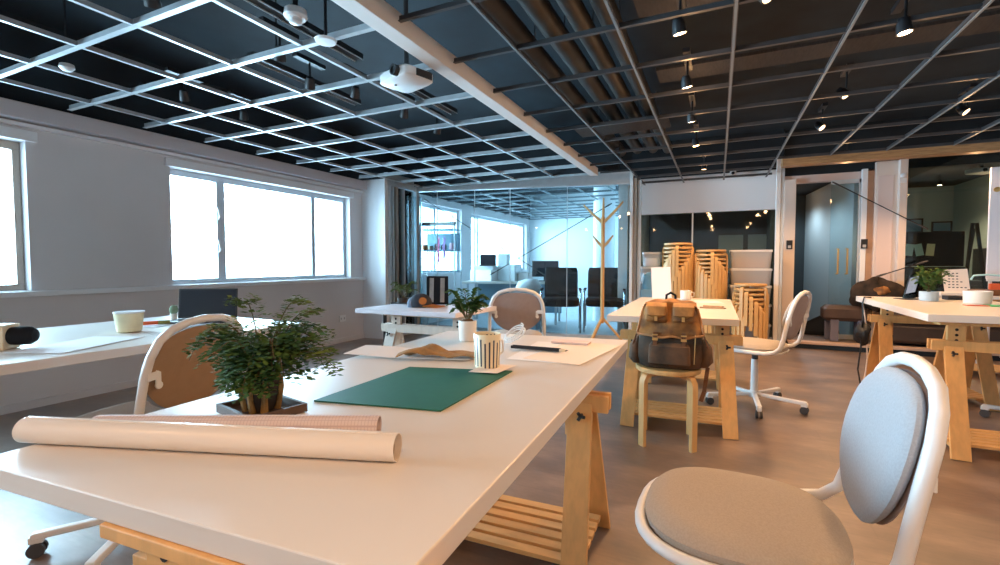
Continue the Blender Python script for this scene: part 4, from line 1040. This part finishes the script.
t = thing('desk_plant', 'small leafy plant in a dark pot beside the cap', 'potted plant', (-2.42, 3.24, .7515))
MB().lathe([(.04, 0), (.05, .01), (.052, .05), (.045, .05), (.04, .04), (0, .04)], 20).build('pot', 'pot_dark', t, smooth=True)
MB().bx(-.09, .09, -.06, .06, 0, .008).build('tray', 'black_plastic', t)
plant_foliage(t, (0, 0, .04), [(k * 2.4, .10 + .02 * (k % 3), .09 + .02 * (k % 4), .03) for k in range(13)], 'leaf_mid', .02, .035, 8, 31, False)

t = thing('cactus_pot', 'tiny pale cactus in a white pot left of the laptop', 'potted plant', (-3.03, 1.74, .7515))
MB().lathe([(.018, 0), (.022, .035), (.018, .035), (0, .03)], 16).build('pot', 'pot_white', t, smooth=True)
MB().lathe([(.012, .03), (.022, .045), (.024, .06), (.018, .08), (0, .088)], 10).build('cactus', 'leaf_silver', t, smooth=True)

t = thing('basil_pot', 'bushy green plant in a pale blue pot on the right table', 'potted plant', (1.50, 4.72, .8015))
t.scale = (.84, .84, .84)
MB().lathe([(.064, 0), (.070, .004), (.070, .085), (.062, .085), (.060, .075), (0, .075)], 28).build('pot', 'pot_blue', t, smooth=True)
rr = random.Random(4)
plant_foliage(t, (0, 0, .07), [(rr.uniform(0, 6.3), rr.uniform(.05, .17), rr.uniform(.10, .24), rr.uniform(0, .05)) for _ in range(18)], 'leaf_mid', .03, .06, 8, 41, False)
plant_foliage(t, (0, 0, .07), [(rr.uniform(0, 6.3), rr.uniform(.03, .1), rr.uniform(.06, .16), rr.uniform(0, .05)) for _ in range(10)], 'leaf_dark', .03, .06, 8, 42, False)

# ------------------------------------------------------------------ things on the foreground table
def paper_roll(name, label, p0, p1, r, mt, z, wall_=.002):
    p0 = Vector((*p0, z + r)); p1 = Vector((*p1, z + r)); L_ = (p1 - p0).length; an = math.atan2(p1.y - p0.y, p1.x - p0.x)
    t = thing(name, label, 'paper roll', (p0.x, p0.y, p0.z), an)
    m = MB()
    M = Matrix.Rotation(PI / 2, 3, 'Y')
    m.lathe([(r - wall_, 0), (r, 0), (r, L_), (r - wall_, L_), (r - wall_, 0)], 36, (0, 0, 0), M)
    m.f = [q for q in m.f if len(q) == 4]
    m.build('outer_sheet', mt, t, smooth=True)
    m = MB().lathe([(r * .70 - .001, .012), (r * .70, .012), (r * .70, L_ - .012), (r * .70 - .001, L_ - .012), (r * .70 - .001, .012)], 28, (0, .0, -r * .26), M)
    m.f = [q for q in m.f if len(q) == 4]
    m.build('inner_coil', 'tube_inner', t, smooth=True)
    # free edge of the sheet along the roll
    m = MB().bx(.005, L_ - .004, -.004, .004, r - .0008, r + .0012); m.build('sheet_edge', mt, t)
    return t
paper_roll('drawing_roll', 'thick cream paper roll across the near end of the foreground table', (-1.215, .42), (-.505, .655), .0245, 'roll_paper', .7505)
paper_roll('gridded_roll', 'roll of pinkish gridded paper behind the cream roll', (-1.13, .494), (-.612, .735), .0205, 'grid_paper', .7505)
tag(MB().prism([(-.172, -.247), (.160, -.180), (.152, .258), (-.180, .166)], 0, .0035).build('cutting_mat', 'green_mat', loc=(-.742, 1.098, .7505)), 'green cutting mat in the middle of the foreground table', 'cutting mat')
t = thing('striped_mug', 'cream mug with dark vertical stripes on the foreground table', 'mug', (-.682, 1.36, .7545))
MB().lathe([(0, .001), (.036, .001), (.041, .006), (.045, .112), (.0435, .114), (.041, .112), (.037, .01), (0, .008)], 40).build('cup', 'mug_stripes', t, smooth=True)
ha = a + .75
MB().tube([(.043 * math.cos(ha), .043 * math.sin(ha), .09), (.068 * math.cos(ha), .068 * math.sin(ha), .082), (.07 * math.cos(ha), .07 * math.sin(ha), .045), (.041 * math.cos(ha), .041 * math.sin(ha), .03)], .005, 10).build('handle', 'pot_white', t, smooth=True)
o = MB().sheet(lambda u, v: (-.045 + .09 * u + .012 * v, -.07 + .13 * v + .02 * u, .005 + .018 * max(0, .4 - u) * v), 8, 8).build('envelope', 'paper_cream', loc=(-.655, 1.325 + .01, .7545))
tag(o, 'small cream envelope on the corner of the green mat before the mug', 'envelope')
tag(MB().sheet(lambda u, v: (-.1 + .2 * u, -.2 + .4 * v, .0), 2, 2).build('paper_sheet', 'paper', loc=(-.60, 1.73, .7525), rotz=R(4)), 'white paper sheet under the black pencils', 'paper', 'sheets right of the mug')
tag(MB().sheet(lambda u, v: (-.11 + .22 * u, -.22 + .44 * v, .0), 2, 2).build('paper_sheet', 'paper_cream', loc=(-.50, 1.76, .7535), rotz=R(-7)), 'cream paper sheet on the right, reaching toward the far table end', 'paper', 'sheets right of the mug')
for dy, lb in ((0, 'black pencil lying nearer on the white sheet'), (.017, 'black pencil lying farther, alongside the other one')):
    t = thing('pencil', lb, 'pencil', (-.745, 1.70 + dy, .7625), R(1.5), 'black pencils')
    MB().tube([(0, 0, 0), (.20, 0, 0)], .0065, 6).build('barrel', 'black_plastic', t)
    MB().tube([(.2, 0, 0), (.222, 0, 0)], [.0065, .0022], 8).build('sharpened_tip', 'cream', t)
    MB().tube([(.222, 0, 0), (.23, 0, 0)], [.0022, .0005], 6).build('lead', 'black_plastic', t)
tag(MB().bx(-.08, .08, -.03, .03, 0, .009).build('sticky_pad', 'paper_pink', loc=(-.565, 1.93, .7545), rotz=R(2), bevel=.001), 'pink note pad near the far edge of the foreground table', 'note pad')
m = MB(); pts = []
for i in range(90):
    u = i / 90 * 2 * PI * 3.2; pts.append((.042 * math.cos(u) * (1 + .15 * math.sin(u * .3)), .03 * math.sin(u), .03 + .028 * math.sin(u * 1.0 + .6) + .0003 * i))
m.tube(pts, .0028, 6)
tag(m.build('coiled_cable', 'white_plastic', loc=(-.775, 1.80, .757), smooth=True), 'coiled white cable standing beside the striped mug', 'cable')
# white sheet hanging over the edge and crumpled kraft paper
def wsheet(u, v):
    x = -.265 + .445 * u; y = -.05 + .12 * v + .13 * u; z = .003 + .020 * max(0, .45 - u) + .006 * math.sin(u * 5) * v + .002
    return (x, y, z + .012 * v * (1 - u))
tag(MB().sheet(wsheet, 24, 8).build('tracing_sheet', 'paper', loc=(-.975, 1.345, .752), smooth=True), 'curling white sheet reaching over the left edge beyond the mat', 'paper')
def kraft(u, v):
    x = -.13 + .25 * u; y = -.05 + .10 * v + .12 * u; z = .006 + .026 * math.exp(-((u - .25) / .2) ** 2) * (.5 + .5 * math.sin(v * 8)) + .010 * abs(math.sin(u * 9 + v * 5)) * (1 - .3 * u)
    return (x, y, z)
tag(MB().sheet(kraft, 22, 14, .004).build('kraft_paper', 'kraft', loc=(-.905, 1.385, .756)), 'crumpled brown kraft paper beside the striped mug', 'paper')

# ------------------------------------------------------------------ window desk items
t = thing('glass_cup', 'cream translucent cup on the window desk', 'cup', (-2.69, 1.33, .7515))
MB().lathe([(0, 0), (.046, 0), (.052, .004), (.062, .094), (.059, .094), (.05, .01), (0, .008)], 32).build('cup', 'jar', t, smooth=True)
MB().lathe([(.0595, .094), (.065, .096), (.065, .102), (.0595, .102)], 32).build('rim', 'white_plastic', t, smooth=True)
t = thing('desk_speaker', 'cream block with black rounded ends on the window desk at left', 'speaker', (-2.61, .835, .7515), R(40))
t.scale = (.88, .95, .95)
MB().bx(-.045, .045, -.05, .05, 0, .105).build('block', 'cream', t, bevel=.004)
M = Matrix.Rotation(PI / 2, 3, 'Y')
MB().lathe([(.036, -.0), (.040, .05), (.038, .085), (.026, .105), (0, .112)], 26, (.03, 0, .055), M).build('rounded_end', 'black_soft', t, smooth=True)
MB().lathe([(.036, -.0), (.040, -.05), (.038, -.085), (.026, -.105), (0, -.112)], 26, (-.03, 0, .055), M).build('rounded_end', 'black_soft', t, smooth=True)
tag(MB().sheet(lambda u, v: (-.12 + .24 * u, -.2 + .4 * v, 0), 2, 2).build('paper_sheet', 'paper', loc=(-2.46, 1.03, .753), rotz=R(24)), 'white sheet lying at the near edge of the window desk', 'paper')
tag(MB().sheet(lambda u, v: (-.1 + .2 * u, -.14 + .28 * v, 0), 2, 2).build('paper_sheet', 'paper', loc=(-2.86, 1.58, .753), rotz=R(14)), 'white sheet under the orange marker by the laptop', 'paper')
t = thing('marker', 'orange and olive marker beside the laptop on the window desk', 'marker', (-2.85, 1.50, .765), R(60))
MB().tube([(-.04, 0, 0), (.045, 0, 0)], .010, 10).build('barrel', 'red_orange', t, smooth=True)
MB().tube([(.045, 0, 0), (.10, 0, 0)], .011, 10).build('cap', 'olive', t, smooth=True)
laptop('laptop', 'black open laptop on the window desk behind the orange chair back', 'laptop', (-2.80, 1.80, .7515), R(34), .33, .18, .12, hh=.178)

# ------------------------------------------------------------------ small table items
t = thing('baseball_cap', 'grey blue and dark cap with orange brown visor on the small table', 'cap', (-2.13, 3.07, .7515), R(8))
MB().loft([(0, 0, .0, .085, .095), (0, 0, .03, .088, .098), (0, 0, .06, .08, .088), (0, 0, .085, .06, .065), (0, 0, .10, .03, .03), (0, 0, .103, .01, .01)], 28, 2.2).build('crown', 'cap_dark', t, smooth=True)
MB().loft([(-.045, .0, .0, .046, .092), (-.048, 0, .03, .046, .094), (-.045, 0, .06, .042, .08), (-.036, 0, .08, .028, .05)], 24, 2.2).build('rear_panel', 'denim', t, smooth=True)
MB().sheet(lambda u, v: (.06 + .15 * u * math.cos((v - .5) * 1.6), .18 * (v - .5) * (1 - .25 * u), .016 - .010 * u - .03 * (v - .5) ** 2 + .004), 10, 12, .004).build('visor', 'orange_brown', t, smooth=True)
MB().lathe([(.03, 0), (.03, .004), (0, .005)], 20, (.055, -.072, .05), Matrix.Rotation(R(60), 3, 'X') @ Matrix.Rotation(R(25), 3, 'Y')).build('patch', 'orange_brown', t)
t = thing('photo_print', 'dark print of two pale columns leaning at the back of the small table', 'picture', (-2.10, 3.27, .7515), R(22))
MB().bx(-.09, .09, -.004, .004, 0, .235).build('board', 'black_soft', t)
for s in (-1, 1): MB().bar((s * .045 - .005, -.006, .02), (s * .045 + .0, -.006, .22), .035, .002).build('pale_column', 'picture', t)

# ------------------------------------------------------------------ middle table items
tag(MB().bar((0, 0, 0), (-.02, .05, .30), .18, .008).build('display_board', 'paper', loc=(-.49, 4.78, .752), bevel=.001), 'white board standing at the far end of the backpack table', 'board')
def mug(loc, mt, r, h, lb, ha=0):
    t = thing('mug', lb, 'mug', loc)
    MB().lathe([(0, 0), (r * .9, 0), (r, .006), (r, h), (r - .004, h), (r - .004, .01), (0, .008)], 28).build('cup', mt, t, smooth=True)
    c, s_ = math.cos(ha), math.sin(ha)
    MB().tube([(r * c, r * s_, h * .8), ((r + .03) * c, (r + .03) * s_, h * .75), ((r + .03) * c, (r + .03) * s_, h * .35), (r * c, r * s_, h * .25)], .005, 8).build('handle', mt, t, smooth=True)
mug((-.27, 4.72, .7515), 'pot_white', .048, .085, 'white mug behind the backpack on its table', a)
tag(MB().sheet(lambda u, v: (-.1 + .2 * u, -.15 + .3 * v, 0), 2, 2).build('paper_sheet', 'paper', loc=(-.07, 4.5, .753), rotz=.2), 'white sheet at the far right of the backpack table', 'paper')
for i, (x, y, L_) in enumerate([(-.12, 3.86, .17), (-.10, 4.0, .14)]):
    t = thing('pen', ['dark pen, nearer of two right of the backpack', 'dark pen, farther of two right of the backpack'][i], 'pen', (x, y, .7585), R(-4 - 6 * i), 'pens on the backpack table')
    MB().tube([(0, 0, 0), (L_, 0, 0)], .006, 8).build('barrel', 'shell_brown', t)
    MB().tube([(L_, 0, 0), (L_ + .014, 0, 0)], [.006, .001], 8).build('tip', 'black_plastic', t)

# ------------------------------------------------------------------ right table items
t = thing('white_container', 'round white container on the right table beside the plant', 'container', (1.72, 4.55, .8015))
t.scale = (.85, .85, .95)
MB().lathe([(0, 0), (.085, 0), (.088, .004), (.094, .095), (.090, .097), (.084, .01), (0, .008)], 36).build('cup', 'pot_white', t, smooth=True)
t = thing('acrylic_stand', 'clear acrylic sign holder left of the plant on the right table', 'sign holder', (1.43, 4.86, .8015), R(20))
MB().bx(-.09, .09, -.06, .06, 0, .004).build('base', 'black_plastic', t)
MB().bar((-.0, .02, .004), (.07, .05, .20), .005, .14, (1, 0, 0)).build('acrylic_plate', 'glass_dark', t)
MB().bar((-.004, .0, .05), (.05, .03, .18), .003, .10, (1, 0, 0)).build('dark_card', 'denim', t)
tag(MB().bx(-.15, .15, -.05, .05, 0, .006).build('folder', 'note_green', loc=(1.83, 4.32, .8015), rotz=R(4)), 'green folder at the right edge of the right table', 'folder')
tag(MB().bx(-.06, .06, -.03, .03, 0, .005).build('card', 'note_red', loc=(1.62, 4.30, .8015), rotz=R(3)), 'small red card left of the green folder', 'card')
tag(MB().bx(-.05, .05, -.04, .04, 0, .03).build('phone_box', 'cap_dark', loc=(1.72, 4.95, .8015), rotz=R(10), bevel=.004), 'small dark blue box behind the white container', 'box')
# clamp and cable at the left corner of the table
t = thing('hanging_cable', 'dark cables looping over the left edge of the right table', 'cable', (1.135, 4.83, .80))
MB().tube([(.03, 0, .008), (-.02, -.01, .01), (-.03, -.01, -.04), (-.02, 0, -.2), (-.03, .0, -.42), (-.05, -.02, -.6), (-.03, -.02, -.72), (.05, -.1, -.79)], .006, 8).build('cord', 'black_plastic', t, smooth=True)
MB().tube([(.06, .05, .008), (.0, .03, .012), (-.025, .02, -.02), (.0, .02, -.18), (.02, .01, -.5), (.0, .0, -.74)], .005, 8).build('cord', 'jamb', t, smooth=True)
m = MB(); blob(m, (-.02, 0, -.30), (.05, .04, .09), 7, .2, 12, 8); m.build('plug_cluster', 'black_plastic', t, smooth=True)
# items on the desk behind
t = thing('notice_card', 'cream card with small dark writing standing beyond the right table', 'card', (2.16, 6.1, .7815), R(-4))
MB().bar((0, 0, 0), (-.02, .05, .25), .19, .005).build('card_face', 'paper_cream', t)
m = MB()
rr = random.Random(2)
for k in range(6):
    for j in range(rr.randint(3, 5)):
        z = .21 - k * .028; x = -.07 + j * .03
        m.bar((x, .2 * z - .0035, z), (x + .016, .2 * z - .0035, z), .009, .001, (0, 0, 1))
m.build('writing', 'cap_dark', t)
t = thing('wire_arch', 'pale green curved handle of a basket beyond the right table', 'basket', (2.38, 6.12, .7815))
MB().tube([(-.12, 0, .15), (-.10, 0, .19), (0, 0, .20), (.10, 0, .19), (.14, 0, .14), (.15, 0, .06)], .010, 10).build('handle', 'note_teal', t, smooth=True)
MB().loft([(0, 0, 0, .12, .08), (0, 0, .05, .15, .1), (0, 0, .055, .15, .1)], 24, 3).build('bowl', 'leather', t, smooth=True)
mug((2.52, 6.02, .7815), 'pot_white', .06, .09, 'white pot at the far right behind the right table', 2)
tag(MB().bx(-.1, .1, -.05, .05, 0, .03).build('tissue_pack', 'paper_cream', loc=(2.08, 6.0, .7815), bevel=.006), 'low cream packet before the writing card', 'packet')
tag(MB().bx(-.04, .04, -.02, .02, 0, .06).build('orange_box', 'red_orange', loc=(2.42, 6.08, .7815 + .0555), bevel=.004), 'orange packet in the brown basket bowl', 'packet')

# ------------------------------------------------------------------ light
world = bpy.data.worlds.new('world'); sc.world = world; world.use_nodes = True
bg = world.node_tree.nodes['Background']; bg.inputs['Color'].default_value = (.52, .78, 1.0, 1); bg.inputs['Strength'].default_value = 55
def portal(y0, y1, z0, z1):
    l = bpy.data.lights.new('window_portal', 'AREA'); l.shape = 'RECTANGLE'; l.size = z1 - z0; l.size_y = y1 - y0; l.cycles.is_portal = True
    o = bpy.data.objects.new('window_portal', l); COL.objects.link(o); o.location = (WX - .26, (y0 + y1) / 2, (z0 + z1) / 2); o.rotation_euler = (0, -PI / 2, 0)
for q in wins: portal(*q)
for x, y in WARM:
    warm(x, y, 2.17, 62 if y > 2 else 42)
for x, y, e in [(.79, 4.87, 50), (1.716, 4.83, 50), (-.18, 6.4, 60), (1.3, 6.5, 60), (2.4, 6.5, 50), (-.3, 8.6, 22), (.35, 8.9, 22), (3.0, 9.2, 80), (3.5, 8.6, 80)]: warm(x, y, 2.05, e)  # includes the added lamps behind the ledge and behind the store window
warm(.95, 8.1, 2.1, 30, 2.9, (.75, .92, 1)); warm(1.02, 9.2, 2.1, 30, 2.9, (.75, .92, 1))
sc.view_settings.view_transform = 'Standard'; sc.view_settings.look = 'None'; sc.view_settings.exposure = -0.28; sc.view_settings.gamma = 1
try: sc.view_settings.use_curve_mapping = False
except Exception: pass
try:
    sc.cycles.use_denoising = True; sc.cycles.denoiser = 'OPENIMAGEDENOISE'; sc.cycles.max_bounces = 8; sc.cycles.transparent_max_bounces = 16; sc.cycles.sample_clamp_indirect = 6
    sc.cycles.caustics_reflective = False
except Exception: pass
